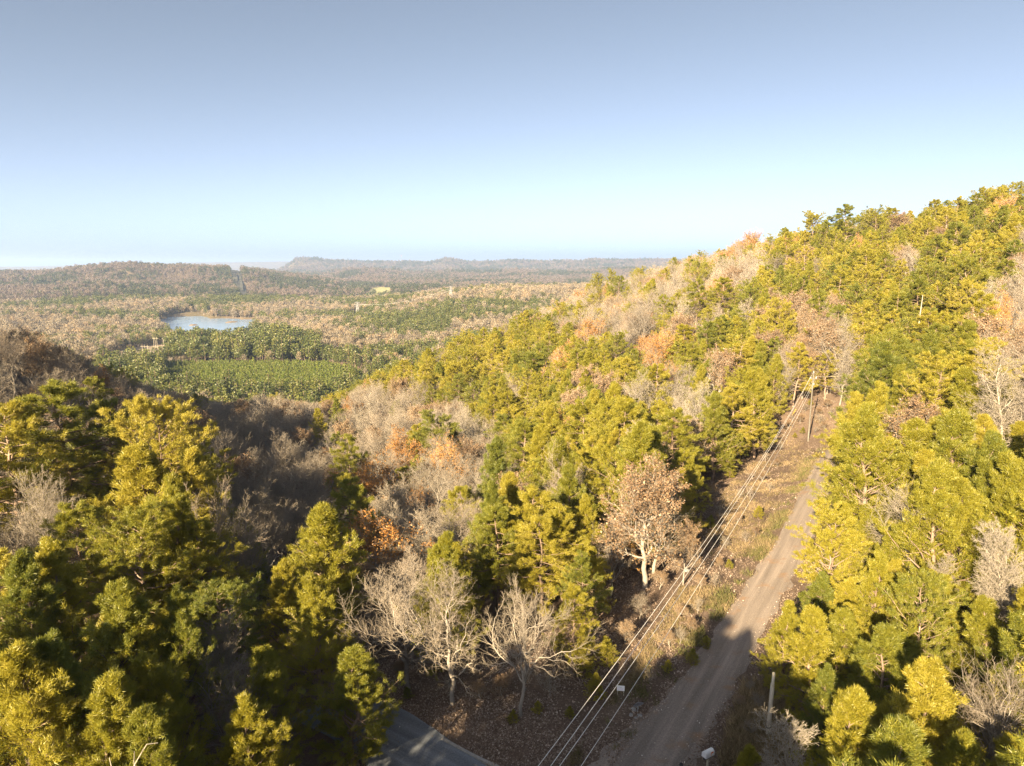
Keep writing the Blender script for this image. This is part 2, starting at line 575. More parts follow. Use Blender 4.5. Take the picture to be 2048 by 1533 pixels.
ribbon('asphalt_road', asphalt_c, lambda t: (2.35, 2.5), M['asphalt'], 0.075, 10, 0.08)

# ------------------------------------------------------------------ tree building
def tubes(P, R, n=4):
    B, k = P.shape[:2]
    T = np.gradient(P, axis=1)
    T /= np.linalg.norm(T, axis=2, keepdims=True) + 1e-9
    mean = P[:, -1] - P[:, 0]
    mean /= np.linalg.norm(mean, axis=1, keepdims=True) + 1e-9
    ref = np.where(np.abs(mean[:, 2:3]) < 0.8, np.array([[0, 0, 1.0]]), np.array([[1.0, 0, 0]]))
    N = np.cross(T, ref[:, None, :])
    N /= np.linalg.norm(N, axis=2, keepdims=True) + 1e-9
    Bn = np.cross(T, N)
    a = np.arange(n) * 2 * PI / n
    V = P[:, :, None, :] + R[:, :, None, None] * (np.cos(a)[None, None, :, None] * N[:, :, None, :] + np.sin(a)[None, None, :, None] * Bn[:, :, None, :])
    b = np.arange(B)[:, None, None] * (k * n)
    i = np.arange(k - 1)[None, :, None] * n
    j = np.arange(n)[None, None, :]
    j2 = (j + 1) % n
    Q = np.stack([b + i + j, b + i + j2, b + i + n + j2, b + i + n + j], -1).reshape(-1, 4)
    return V.reshape(-1, 3), Q

def merge(parts):
    vs_, q4, q3 = [], [], []
    off = 0
    for V, Q in parts:
        vs_.append(V)
        (q4 if Q.shape[1] == 4 else q3).append(Q + off)
        off += len(V)
    return np.concatenate(vs_), (np.concatenate(q4) if q4 else np.zeros((0, 4), int)), (np.concatenate(q3) if q3 else np.zeros((0, 3), int))

def sample_on(P, t):
    """P (B,k,3), t (B,M) -> points (B,M,3), tangents"""
    B, k = P.shape[:2]
    f = np.clip(t, 0, 0.9999) * (k - 1)
    i = f.astype(int)
    w = (f - i)[..., None]
    bi = np.arange(B)[:, None]
    a = P[bi, i]
    b = P[bi, i + 1]
    T = b - a
    T /= np.linalg.norm(T, axis=2, keepdims=True) + 1e-9
    return a * (1 - w) + b * w, T

def grow(rg, P, R, M_, t0, t1, ang, avar, length, k, up, rr, rmin, flat=0.0, wob=0.06, jit=0.6):
    """children of every branch in P; length(t) is relative to the parent's own length"""
    B = P.shape[0]
    t = np.linspace(t0, t1, M_)[None, :] + rg.uniform(-jit, jit, (B, M_)) * (t1 - t0) / M_
    t = np.clip(t, 0.02, 0.99)
    O, T = sample_on(P, t)
    plen = np.linalg.norm(np.diff(P, axis=1), axis=2).sum(1)[:, None]
    L = length(t) * plen * rg.uniform(0.65, 1.25, t.shape)
    ref = np.where(np.abs(T[..., 2:3]) < 0.9, np.array([0, 0, 1.0]), np.array([1.0, 0, 0]))
    N = np.cross(T, ref)
    N /= np.linalg.norm(N, axis=2, keepdims=True) + 1e-9
    Bn = np.cross(T, N)
    phi = np.arange(M_)[None, :] * 2.39996 + rg.uniform(0, 2 * PI, (B, 1)) + rg.normal(0, 0.35, t.shape)
    th = (ang(t) if callable(ang) else ang) + rg.normal(0, avar, t.shape)
    D = np.cos(th)[..., None] * T + np.sin(th)[..., None] * (np.cos(phi)[..., None] * N + np.sin(phi)[..., None] * Bn)
    if flat:
        D[..., 2] *= (1 - flat)
        D /= np.linalg.norm(D, axis=2, keepdims=True) + 1e-9
    s = np.linspace(0, 1, k)
    Pc = O[:, :, None, :] + D[:, :, None, :] * (L[..., None] * s)[..., None]
    Pc[..., 2] += up * L[..., None] * s ** 2
    wv = np.cumsum(rg.normal(0, wob, Pc.shape), axis=2) * L[..., None, None]
    wv -= wv[:, :, :1]
    Pc = Pc + wv
    bi = np.arange(B)[:, None]
    r_par = R[bi, np.clip((t * (R.shape[1] - 1)).astype(int), 0, R.shape[1] - 1)]
    r0 = np.maximum(np.minimum(r_par * rr, L * 0.024 + rmin), rmin)
    Rc = r0[..., None] * (1 - 0.75 * s)
    Rc = np.maximum(Rc, rmin * 0.7)
    return Pc.reshape(-1, k, 3), Rc.reshape(-1, k)

def blades(rg, O, D, m, L, w, flare, jitter=0.04):
    """m thin triangles at every tuft O pointing along D and flared"""
    n = len(O)
    Dm = np.repeat(D, m, 0)
    Om = np.repeat(O, m, 0) + rg.normal(0, jitter, (n * m, 3))
    rnd = rg.normal(0, 1, (n * m, 3))
    rnd /= np.linalg.norm(rnd, axis=1, keepdims=True)
    d = Dm + rnd * flare
    d /= np.linalg.norm(d, axis=1, keepdims=True) + 1e-9
    side = np.cross(d, rg.normal(0, 1, (n * m, 3)))
    side /= np.linalg.norm(side, axis=1, keepdims=True) + 1e-9
    ln = L * rg.uniform(0.7, 1.3, (n * m, 1))
    V = np.stack([Om - side * w * 0.5, Om + side * w * 0.5, Om + d * ln], 1).reshape(-1, 3)
    tint = np.repeat(np.repeat(np.clip(rg.normal(0.5, 0.22, n), 0, 1), m), 3)
    return V, np.arange(n * m * 3).reshape(-1, 3), tint

def leaves(rg, O, m, size, spread):
    n = len(O) * m
    c = np.repeat(O, m, 0) + rg.normal(0, spread, (n, 3))
    a = rg.normal(0, 1, (n, 3)); a /= np.linalg.norm(a, axis=1, keepdims=True)
    b = np.cross(a, rg.normal(0, 1, (n, 3))); b /= np.linalg.norm(b, axis=1, keepdims=True) + 1e-9
    s = size * rg.uniform(0.6, 1.3, (n, 1))
    V = np.stack([c - a * s, c - b * s * 0.55, c + a * s, c + b * s * 0.55], 1).reshape(-1, 3)
    tint = np.repeat(np.clip(np.repeat(rg.normal(0.5, 0.2, len(O)), m) + rg.normal(0, 0.15, n), 0, 1), 4)
    return V, np.arange(n * 4).reshape(-1, 4), tint

def add_tint(me, tint):
    a = me.attributes.new('tint', 'FLOAT', 'POINT')
    a.data.foreach_set('value', np.asarray(tint, np.float32))

class Proto:
    pass

def finish(name, wood, wood_mat, crown, crown_mat, h, rad, twig=None, twig_m=None):
    twig_m = twig_m or wood_mat
    p = Proto()
    V, q4, q3 = merge(wood)
    p.trunk = mesh_from(name + '_trunk', V, [q4, q3], [wood_mat], shade=True)
    if twig is not None:
        V, q4, q3 = merge(twig)
        base = len(V)
        if crown is not None:
            CV, CQ, tint = crown
            allv = np.concatenate([V, CV])
            t = np.concatenate([np.full(len(V), 0.5), tint])
            polys = [q4] + ([CQ + base] if len(CQ) else [])
            idx = np.concatenate([np.zeros(len(q4)), np.ones(len(CQ))])
            p.crown = mesh_from(name + '_crown', allv, polys, [twig_m, crown_mat], idx)
            add_tint(p.crown, t)
        else:
            p.crown = mesh_from(name + '_crown', V, [q4, q3], [twig_m], shade=True)
    else:
        CV, CQ, tint = crown
        p.crown = mesh_from(name + '_crown', CV, [CQ], [crown_mat])
        add_tint(p.crown, tint)
    p.h = h
    p.rad = rad
    return p

def spine(rg, h, r0, k=12, lean=0.05, wob=0.012):
    s = np.linspace(0, 1, k)
    P = np.zeros((1, k, 3))
    P[0, :, 2] = s * h
    w = np.cumsum(rg.normal(0, wob, (k, 2)), 0) * h
    P[0, :, :2] = w - w[0] + s[:, None] * rg.normal(0, lean, 2) * h * 0.5
    P[0, 0, 2] = -0.6
    R = (r0 * (1 - 0.88 * s ** 1.1))[None, :]
    return P, R

def make_pine(seed, form, h=11.0, lod=0, mat='needles'):
    rg = np.random.default_rng(seed)
    P, R = spine(rg, h, 0.017 * h, 12)
    if form == 'cone':
        n1, t0 = 72, 0.10
        prof = lambda t: (0.30 * (1 - t) ** 0.88 + 0.020) * np.where(t < 0.22, 0.55 + t * 2, 1)
        ang = lambda t: 1.42 - 0.55 * t
        up, flat, wid = 0.28, 0.0, 0.24
    elif form == 'layer':
        n1, t0 = 54, 0.26
        prof = lambda t: 0.30 * np.sin(np.clip((1.06 - t) * 1.9, 0, PI / 2)) ** 0.9 * np.where(t < 0.42, 0.8, 1)
        ang = lambda t: 1.50 - 0.55 * np.clip(t - 0.5, 0, 1)
        up, flat, wid = 0.06, 0.25, 0.30
    else:                                                   # 'round'
        n1, t0 = 44, 0.36
        prof = lambda t: 0.27 * np.sqrt(np.clip(1 - ((t - 0.62) / 0.42) ** 2, 0.06, 1))
        ang = lambda t: 1.35 - 0.75 * np.clip(t - 0.45, 0, 1)
        up, flat, wid = 0.22, 0.0, 0.27
    b1, r1 = grow(rg, P, R, n1, t0, 0.985, ang, 0.13, prof, 6, up, 0.55, 0.008, flat, 0.03)
    M2 = 8 if lod == 0 else 5
    b2, r2 = grow(rg, b1, r1, M2, 0.28, 0.97, 0.85, 0.18, lambda t: 0.46 * (1.1 - 0.75 * t), 4, 0.16 if form != 'layer' else 0.05, 0.5, 0.005, 0.5 if form == 'layer' else 0.4, 0.05)
    wood = [tubes(P, R, 7)]
    # dead stubs low on the stem
    wood.append(tubes(b1, r1, 4))
    if lod == 0:
        wood.append(tubes(b2[:, ::3], r2[:, ::3], 3))
    nt_ = {0: 5, 1: 3, 2: 2}[lod]
    t = np.tile(np.linspace(0.35, 0.99, nt_), (len(b2), 1)) + rg.uniform(-0.06, 0.06, (len(b2), nt_))
    O2, T2 = sample_on(b2, t)
    t1_ = np.tile(np.linspace(0.5, 0.99, nt_ + 1), (len(b1), 1))
    O1, T1 = sample_on(b1, t1_)
    O = np.concatenate([O2.reshape(-1, 3), O1.reshape(-1, 3)])
    D = np.concatenate([T2.reshape(-1, 3), T1.reshape(-1, 3)])
    D[:, 2] += 0.35
    keep = rg.random(len(O)) < 0.93
    O, D = O[keep], D[keep]
    D /= np.linalg.norm(D, axis=1, keepdims=True)
    if form == 'round':
        bl = blades(rg, O, D, {0: 32, 1: 16, 2: 4}[lod], {0: 0.19, 1: 0.27, 2: 0.6}[lod], {0: 0.030, 1: 0.055, 2: 0.22}[lod], 1.0, 0.07)
    else:
        bl = blades(rg, O, D, {0: 28, 1: 15, 2: 3}[lod], {0: 0.18, 1: 0.26, 2: 0.62}[lod], {0: 0.028, 1: 0.055, 2: 0.22}[lod], 0.75, 0.08)
    return finish('pine_' + form, wood, M['bark'], bl, M[mat], h, wid * h)

def make_bare(seed, form, h=11.0, leaf=None, lod=0, pale=False):
    rg = np.random.default_rng(seed)
    P, R = spine(rg, h * (0.80 if form != 'tall' else 0.95), 0.020 * h if form != 'tall' else 0.013 * h, 10, 0.08, 0.02)
    if form == 'spread':
        b1, r1 = grow(rg, P, R, 13, 0.26, 0.97, lambda t: 1.05 - 0.45 * t, 0.16, lambda t: 0.62 - 0.34 * t, 8, 0.16, 0.62, 0.02, 0, 0.06)
        wid = 0.40
    elif form == 'oval':
        b1, r1 = grow(rg, P, R, 17, 0.28, 0.97, lambda t: 0.72 - 0.25 * t, 0.14, lambda t: 0.48 - 0.26 * t, 8, 0.22, 0.6, 0.018, 0, 0.04)
        wid = 0.27
    else:
        b1, r1 = grow(rg, P, R, 22, 0.35, 0.97, lambda t: 0.95 - 0.35 * t, 0.14, lambda t: 0.24 - 0.13 * t, 6, 0.25, 0.5, 0.012, 0, 0.04)
        wid = 0.18
    m2, m3, m4 = {0: (8, 7, 6), 1: (6, 5, 3), 2: (5, 4, 0)}[lod]
    rt = {0: 0.0085, 1: 0.014, 2: 0.03}[lod]
    b2, r2 = grow(rg, b1, r1, m2, 0.22, 0.97, 0.68, 0.2, lambda t: 0.55 - 0.28 * t, 6, 0.14, 0.62, 0.012, 0, 0.06)
    b3, r3 = grow(rg, b2, r2, m3, 0.2, 0.98, 0.65, 0.22, lambda t: 0.55 - 0.25 * t, 4, 0.10, 0.6, rt, 0, 0.07)
    wood = [tubes(P, R, 8), tubes(b1, r1, 5 if lod == 0 else 4)]
    wood.append(tubes(b2, r2, 4 if lod == 0 else 3))
    tw = [tubes(b3, r3, 3)]
    ends = b3
    if m4:
        b4, r4 = grow(rg, b3, r3, m4, 0.2, 0.98, 0.6, 0.25, lambda t: 0.62 - 0.25 * t, 3, 0.08, 0.7, rt * 0.75, 0, 0.07)
        tw.append(tubes(b4[:, ::2], r4[:, ::2], 3))
        ends = b4
    crown = None
    if leaf:
        e = ends.reshape(-1, 3)
        e = e[rg.random(len(e)) < {0: 0.62, 1: 0.75, 2: 0.7}[lod]]
        crown = leaves(rg, e, 1, {0: 0.095, 1: 0.13, 2: 0.3}[lod], 0.14)
    zmax = max(ends[..., 2].max(), P[..., 2].max())
    p = finish('bare_' + form, wood, M['pale'] if pale else M['limb'], crown, M[leaf] if leaf else None, zmax, wid * h, tw, M['pale'] if pale else M['twig'])
    return p

PINES = {'cone': [make_pine(11 + i, 'cone') for i in range(5)], 'layer': [make_pine(31 + i, 'layer') for i in range(4)], 'round': [make_pine(51 + i, 'round') for i in range(3)]}
BARES = {'spread': [make_bare(71 + i, 'spread') for i in range(3)], 'oval': [make_bare(81 + i, 'oval') for i in range(4)], 'tall': [make_bare(91 + i, 'tall', pale=True) for i in range(2)]}
OAKS = {'orange': [make_bare(101 + i, 'spread', leaf='orange') for i in range(2)], 'brown': [make_bare(111 + i, 'oval', leaf='brown') for i in range(2)]}
for d in (PINES, BARES, OAKS):
    for f_, l in d.items():
        for p in l:
            p.form = f_

# ------------------------------------------------------------------ where the near trees stand
CLEAR = [(735, 1700), (745, 1470), (770, 1405), (850, 1400), (930, 1440), (985, 1455), (1060, 1475), (1195, 1430), (1258, 1330), (1320, 1210), (1400, 1100), (1450, 980), (1520, 908), (1562, 855),
         (1574, 826), (1600, 812), (1676, 806), (1672, 860), (1660, 905), (1640, 1010), (1585, 1085), (1520, 1190), (1482, 1245), (1485, 1330), (1520, 1400), (1460, 1450), (1432, 1510), (1436, 1700)]
SKYLINE = np.array([(-300, 610), (0, 640), (60, 655), (120, 690), (200, 728), (240, 742), (300, 772), (400, 792), (450, 803), (520, 785), (560, 795), (640, 805), (700, 778), (740, 757), (830, 707), (960, 657), (1040, 617), (1130, 592), (1190, 550),
                    (1240, 545), (1290, 530), (1340, 517), (1380, 510), (1450, 472), (1500, 457), (1560, 460), (1620, 440), (1690, 418), (1740, 420), (1800, 424), (1880, 402), (1940, 392), (2000, 378), (2048, 380), (2400, 350)], float)
ZONES = [  # name, polygon, (pine, bare, orange oak, brown oak) chances, spacing in metres
    ('gully', [(430, 815), (640, 800), (690, 850), (625, 900), (612, 1110), (645, 1180), (520, 1140), (470, 1000)], (0.05, 0.87, 0.0, 0.08), 5.2),
    ('shaded left hillside', [(-400, 500), (0, 600), (120, 670), (260, 735), (460, 780), (650, 790), (650, 870), (480, 880), (420, 830), (330, 812), (250, 790), (150, 765), (60, 790), (-400, 830)], (0.05, 0.85, 0.02, 0.08), 4.6),
    ('bare grove at left edge', [(-60, 890), (60, 890), (130, 960), (110, 1080), (-60, 1090)], (0.1, 0.9, 0, 0), 3.6),
    ('upper left pine stand', [(-400, 770), (230, 770), (440, 850), (500, 1100), (480, 1190), (-400, 1180)], (0.84, 0.14, 0.0, 0.02), 5.0),
    ('bottom left pine stand', [(-400, 1100), (700, 1130), (760, 1300), (760, 1700), (-400, 1900)], (0.86, 0.13, 0.0, 0.01), 5.0),
    ('central bare woods', [(620, 840), (700, 790), (800, 780), (930, 830), (1060, 950), (1080, 1010), (930, 1010), (900, 1080), (830, 1180), (880, 1330), (760, 1390), (620, 1200)], (0.08, 0.80, 0.05, 0.07), 4.2),
    ('road corner woods', [(760, 1390), (880, 1330), (900, 1080), (1000, 1100), (1250, 1250), (1200, 1500), (760, 1500)], (0.30, 0.20, 0.05, 0.45), 8.0),
    ('bare ridge crest', [(1055, 600), (1200, 585), (1290, 525), (1390, 495), (1500, 445), (1560, 470), (1545, 560), (1490, 600), (1440, 680), (1290, 725), (1180, 690), (1080, 650)], (0.15, 0.72, 0.06, 0.07), 4.0),
    ('hollow behind the utility pole', [(1550, 640), (1690, 620), (1690, 760), (1550, 760)], (0.25, 0.30, 0.05, 0.40), 2.8),
    ('pale grove at right edge', [(1920, 560), (2400, 520), (2400, 800), (1990, 780)], (0.45, 0.33, 0.02, 0.20), 4.2),
    ('upper right slope', [(1490, 300), (2500, 250), (2500, 720), (1690, 720), (1490, 640)], (0.90, 0.04, 0.02, 0.04), 3.8),
    ('pine bank right of the road', [(1400, 720), (2600, 600), (2600, 1900), (1400, 1900)], (0.93, 0.05, 0.0, 0.02), 2.9),
    ('central pine spur', [(600, 500), (1600, 500), (1600, 1400), (600, 1400)], (0.88, 0.06, 0.02, 0.04), 3.6)]

TREES = []      # dicts: kind, form, variant, x, y, z, h, width scale, zone, rot
def put(kind, form, x, y, h, ws, zone, key=None, rot=None, var=None, z=None):
    TREES.append(dict(kind=kind, form=form, x=x, y=y, z=gz(x, y) if z is None else z, h=h, ws=ws, zone=zone, key=key, rot=random.uniform(0, 6.283) if rot is None else rot, var=var))

KEY = [  # top of tree in the picture, distance, kind, form, width factor, label
    (640, 1172, 41, 'pine', 'cone', 1.15, 'bushy dark-footed pine beside the start of the asphalt road'),
    (562, 1132, 48, 'pine', 'cone', 1.0, 'small pine with a sunlit tip just behind the pine by the asphalt road'),
    (530, 1290, 36, 'pine', 'cone', 1.0, 'low pine in front of the bushy pine by the asphalt road'),
    (700, 1305, 36, 'pine', 'cone', 1.45, 'shaded pine leaning out over the asphalt road edge'),
    (45, 1112, 43, 'pine', 'cone', 1.0, 'sunlit pointed pine at the left edge, left of a taller twin'),
    (105, 1092, 44, 'pine', 'cone', 1.1, 'taller of two sunlit pointed pines near the left edge'),
    (262, 1042, 52, 'pine', 'round', 1.15, 'round-headed pine with pom-pom tufts in the left foreground'),
    (408, 1043, 53, 'pine', 'layer', 1.0, 'broad feathery pine right of the round-headed pom-pom pine'),
    (212, 1180, 38, 'pine', 'cone', 1.0, 'pine with two thin leaders in the bottom left stand'),
    (250, 1172, 39, 'pine', 'cone', 0.9, 'right-hand leader pine of the close pair in the bottom left stand'),
    (356, 1186, 39, 'pine', 'cone', 0.75, 'slim pointed pine left of the small grey bare tree'),
    (92, 1268, 33, 'pine', 'cone', 0.9, 'thin-topped pine in the bottom left corner'),
    (335, 1325, 33, 'pine', 'cone', 1.05, 'bright yellow-green pine low in the bottom left stand'),
    (10, 1295, 32, 'pine', 'cone', 1.0, 'pine cut by the left edge near the bottom corner'),
    (170, 1395, 30, 'pine', 'cone', 1.0, 'lowest pine in the bottom left corner'),
    (500, 1400, 31, 'pine', 'cone', 1.1, 'pine at the bottom edge left of the asphalt road'),
    (300, 1420, 29.5, 'pine', 'cone', 1.0, 'pine at the bottom edge below the bright yellow-green one'),
    (110, 768, 66, 'pine', 'layer', 1.35, 'large spreading pine high on the left'),
    (15, 805, 63, 'pine', 'layer', 1.1, 'spreading pine on the left edge beside the large one'),
    (205, 812, 68, 'pine', 'layer', 1.0, 'flat-topped pine on the right shoulder of the large spreading pine'),
    (312, 826, 60, 'pine', 'round', 1.0, 'bright yellow round-topped pine at the edge of the gully'),
    (275, 890, 56, 'pine', 'cone', 1.3, 'wide feathery pine below the bright yellow round-topped one'),
    (378, 905, 57, 'pine', 'cone', 1.0, 'pine with upswept tips right of the wide feathery pine'),
    (350, 968, 53, 'pine', 'cone', 0.75, 'small sunlit pine on the near side of the wide feathery one'),
    (140, 1010, 55, 'pine', 'layer', 1.0, 'dark shaded pine above the two pointed pines on the left'),
    (440, 1192, 41, 'bare', 'oval', 0.8, 'small grey bare tree with a glowing top among the bottom left pines'),
    (470, 1312, 35, 'bare', 'spread', 1.0, 'bushy bare tree in the bottom left stand, in front of the dark pine'),
    (425, 950, 56, 'bare', 'oval', 0.8, 'slender bare tree right of the small sunlit pine'),
    (475, 985, 60, 'bare', 'oval', 0.8, 'slender bare tree at the near edge of the gully'),
    (90, 950, 60, 'bare', 'oval', 0.9, 'bare tree with reddish tips on the left edge'),
    (40, 930, 62, 'bare', 'oval', 0.9, 'bare tree left of the one with reddish tips'),
    (272, 776, 88, 'bare', 'oval', 1.0, 'sunlit bare tree standing out against the shaded hillside'),
    (222, 785, 84, 'bare', 'oval', 0.9, 'forked bare tree left of the sunlit one above the gully'),
    (482, 803, 108, 'bare', 'oval', 1.0, 'tall bare tree with a sunlit head deep in the gully'),
    (538, 780, 118, 'bare', 'spread', 0.9, 'broad sunlit bare tree at the head of the gully'),
    (560, 850, 98, 'bare', 'oval', 1.0, 'tall grey bare tree in the middle of the shaded gully'),
    (735, 1000, 68, 'oak', 'orange', 1.15, 'rounded orange oak in full sun in the middle of the picture'),
    (812, 846, 112, 'oak', 'orange', 1.0, 'golden orange oak above the bare woods'),
    (690, 1085, 58, 'oak', 'brown', 1.35, 'shaded dark brown oak below the rounded orange one'),
    (770, 1110, 60, 'oak', 'brown', 1.1, 'shaded brown oak with pale dead limbs'),
    (900, 1112, 41, 'bare', 'spread', 1.0, 'large bare tree with a dense web of twigs at the road corner'),
    (1042, 1152, 39.5, 'bare', 'spread', 0.8, 'silver bare tree with drooping limbs nearest the power lines'),
    (930, 985, 66, 'bare', 'spread', 1.1, 'wide pale bare tree left of the big yellow pine'),
    (850, 900, 85, 'bare', 'spread', 1.0, 'pale bare tree below the golden orange oak'),
    (925, 800, 110, 'bare', 'oval', 1.0, 'upright pale bare tree right of the golden orange oak'),
    (1005, 1012, 57, 'pine', 'layer', 1.05, 'left head of the big yellow pines in the middle'),
    (1095, 1035, 54, 'pine', 'layer', 1.15, 'big yellow pine behind the silver bare tree'),
    (1170, 1105, 50, 'pine', 'layer', 0.9, 'pine with hanging lower boughs left of the power lines'),
    (1215, 918, 71, 'pine', 'round', 1.25, 'round pine with pale pom-pom tufts in the middle of the slope'),
    (1225, 1035, 58, 'bare', 'spread', 0.75, 'fan-shaped bare tree below the pale pom-pom pine'),
    (690, 872, 86, 'pine', 'layer', 1.0, 'yellow pine at the sunlit edge of the gully'),
    (700, 958, 76, 'pine', 'layer', 1.0, 'pine just above the rounded orange oak'),
    (1372, 1032, 64, 'oak', 'brown', 0.7, 'small purplish leafy tree by the power line clearing'),
    (1345, 818, 88, 'pine', 'layer', 1.2, 'broad pine leaning over the power line clearing'),
    (1430, 790, 100, 'pine', 'cone', 1.1, 'pine with bright boughs beside a bare upright tree'),
    (1520, 745, 115, 'pine', 'cone', 1.0, 'dark pine at the top of the clearing, left of the utility pole'),
    (1400, 745, 108, 'bare', 'oval', 1.0, 'upright cream bare tree among the pines of the spur'),
    (1282, 722, 120, 'bare', 'oval', 1.1, 'pinkish bare tree among the pines of the spur'),
    (1312, 660, 135, 'oak', 'orange', 0.9, 'golden oak among the bare trees of the ridge'),
    (1440, 685, 130, 'oak', 'brown', 1.0, 'pale brown oak at the near foot of the bare crest'),
    (1752, 688, 100, 'pine', 'cone', 1.2, 'tall bright pine at the head of the bank right of the road'),
    (1752, 770, 88, 'pine', 'cone', 0.95, 'pine hiding the bend of the gravel road'),
    (1830, 792, 84, 'oak', 'brown', 1.25, 'pinkish brown leafy tree among the pines right of the road'),
    (1905, 735, 95, 'pine', 'cone', 1.1, 'pine above the pinkish brown tree on the right'),
    (1965, 830, 80, 'pine', 'cone', 1.1, 'outer pine at the right edge below the pale grove'),
    (1788, 880, 74, 'pine', 'cone', 1.0, 'pine overhanging the far gravel road'),
    (1738, 1010, 62, 'pine', 'cone', 0.95, 'pine overhanging the middle of the gravel road'),
    (1775, 990, 62, 'pine', 'cone', 1.1, 'second pine back from the middle of the gravel road'),
    (1640, 1065, 56, 'bare', 'oval', 0.6, 'thin bare sapling at the gravel road edge'),
    (1640, 1150, 50, 'pine', 'cone', 1.1, 'pine reaching over the nearest stretch of gravel road'),
    (1570, 1215, 46, 'pine', 'cone', 0.9, 'small pine at the road edge behind the short wooden pole'),
    (1690, 1150, 50, 'pine', 'cone', 1.1, 'pine behind the short wooden pole on the right bank'),
    (1500, 1495, 36, 'pine', 'cone', 0.8, 'young pine at the bottom edge beside the mailbox'),
    (1660, 1340, 40, 'pine', 'cone', 1.0, 'pine right of the short wooden pole'),
    (1800, 1120, 52, 'pine', 'cone', 1.1, 'pine in the middle of the right bank'),
    (1900, 1040, 58, 'pine', 'cone', 1.1, 'pine in the right bank below the bare pale saplings'),
    (1830, 1290, 42, 'pine', 'cone', 1.1, 'pine near the bottom right'),
    (1960, 1380, 39, 'pine', 'cone', 1.0, 'pine in the bottom right corner'),
    (1760, 1420, 37, 'pine', 'cone', 1.0, 'pine at the bottom edge right of the short wooden pole'),
    (2000, 1200, 45, 'pine', 'cone', 1.0, 'pine at the foot of the two pale trunks'),
    (2022, 1045, 50, 'bare', 'tall', 1.0, 'left one of two pale slim trunks on the right edge'),
    (2046, 1035, 51, 'bare', 'tall', 1.0, 'right one of two pale slim trunks on the right edge'),
    (2020, 690, 84, 'bare', 'tall', 1.2, 'tall pale tree on the right edge above the pines'),
    (1695, 412, 235, 'pine', 'layer', 1.1, 'dark dome-shaped pine on the skyline'),
    (1740, 412, 245, 'bare', 'oval', 0.8, 'grey leafless tree on the skyline right of the dome-shaped pine'),
    (1785, 416, 240, 'pine', 'layer', 1.3, 'flat wide pine on the skyline'),
    (1878, 400, 235, 'pine', 'layer', 1.0, 'tall layered pine on the skyline right of the flat wide one'),
    (1975, 383, 235, 'pine', 'round', 1.0, 'round pine on the skyline near the right edge'),
    (2020, 377, 235, 'pine', 'round', 1.2, 'highest round pine on the skyline at the right edge'),
    (1630, 435, 250, 'pine', 'round', 1.0, 'round pine on the skyline left of the dome-shaped one'),
    (1500, 455, 280, 'oak', 'orange', 1.0, 'orange-brown oak on the skyline of the ridge'),
    (1225, 548, 265, 'pine', 'round', 0.7, 'dark green pine group leader at the end of the bare crest'),
    (1195, 556, 258, 'pine', 'round', 0.7, 'dark green pine left of the leader at the end of the bare crest'),
    (1395, 560, 200, 'pine', 'layer', 1.1, 'layered pine standing in the bare crest'),
    (1450, 556, 195, 'pine', 'layer', 1.2, 'broad layered pine right of the first one in the bare crest'),
    (1200, 605, 190, 'bare', 'spread', 1.2, 'large bare tree spreading on the ridge crest'),
    (1290, 600, 180, 'bare', 'spread', 1.3, 'widest bare tree in the middle of the ridge crest'),
]
for px, py, r, kind, form, ws, lab in KEY:
    fs = np.concatenate([[1.0], np.linspace(0.68, 1.45, 78)])
    pts_ = np.array([at_r(px, py, r * f) for f in fs])
    hs2 = pts_[:, 2] - ground(pts_[:, 0], pts_[:, 1])
    cost = np.abs(fs - 1) + 0.25 * np.clip(hs2 - 15.5, 0, 99) + 0.25 * np.clip(6.5 - hs2, 0, 99)
    p = pts_[int(np.argmin(cost))]
    r = math.hypot(p[0], p[1])
    z0 = gz(p[0], p[1])
    h = p[2] - z0
    if h < 4.5 or h > 24:
        print('KEY height', round(h, 1), lab)
    h = min(max(h, 4.0), 24)
    put(kind, form, p[0], p[1], h, ws, None, lab)

cell = {}
def near_ok(x, y, d):
    i, j = int(x // 6), int(y // 6)
    for a in range(i - 1, i + 2):
        for b in range(j - 1, j + 2):
            for (u, v) in cell.get((a, b), ()):
                if (u - x) ** 2 + (v - y) ** 2 < d * d:
                    return False
    return True
def mark(x, y):
    cell.setdefault((int(x // 6), int(y // 6)), []).append((x, y))
for t in TREES:
    mark(t['x'], t['y'])

# picture boxes of the named trees, so that no filler tree stands in front of them
GUARD = []
for t in TREES:
    rr_ = math.hypot(t['x'], t['y'])
    a_, b_ = project((t['x'], t['y'], t['z'] + t['h']))
    c_, d_ = project((t['x'], t['y'], t['z'] + 0.35 * t['h']))
    w_ = 0.2 * t['h'] * t['ws'] * F / rr_
    GUARD.append((float(a_) - w_, float(a_) + w_, float(b_), float(d_), rr_))
GUARD = np.array(GUARD)

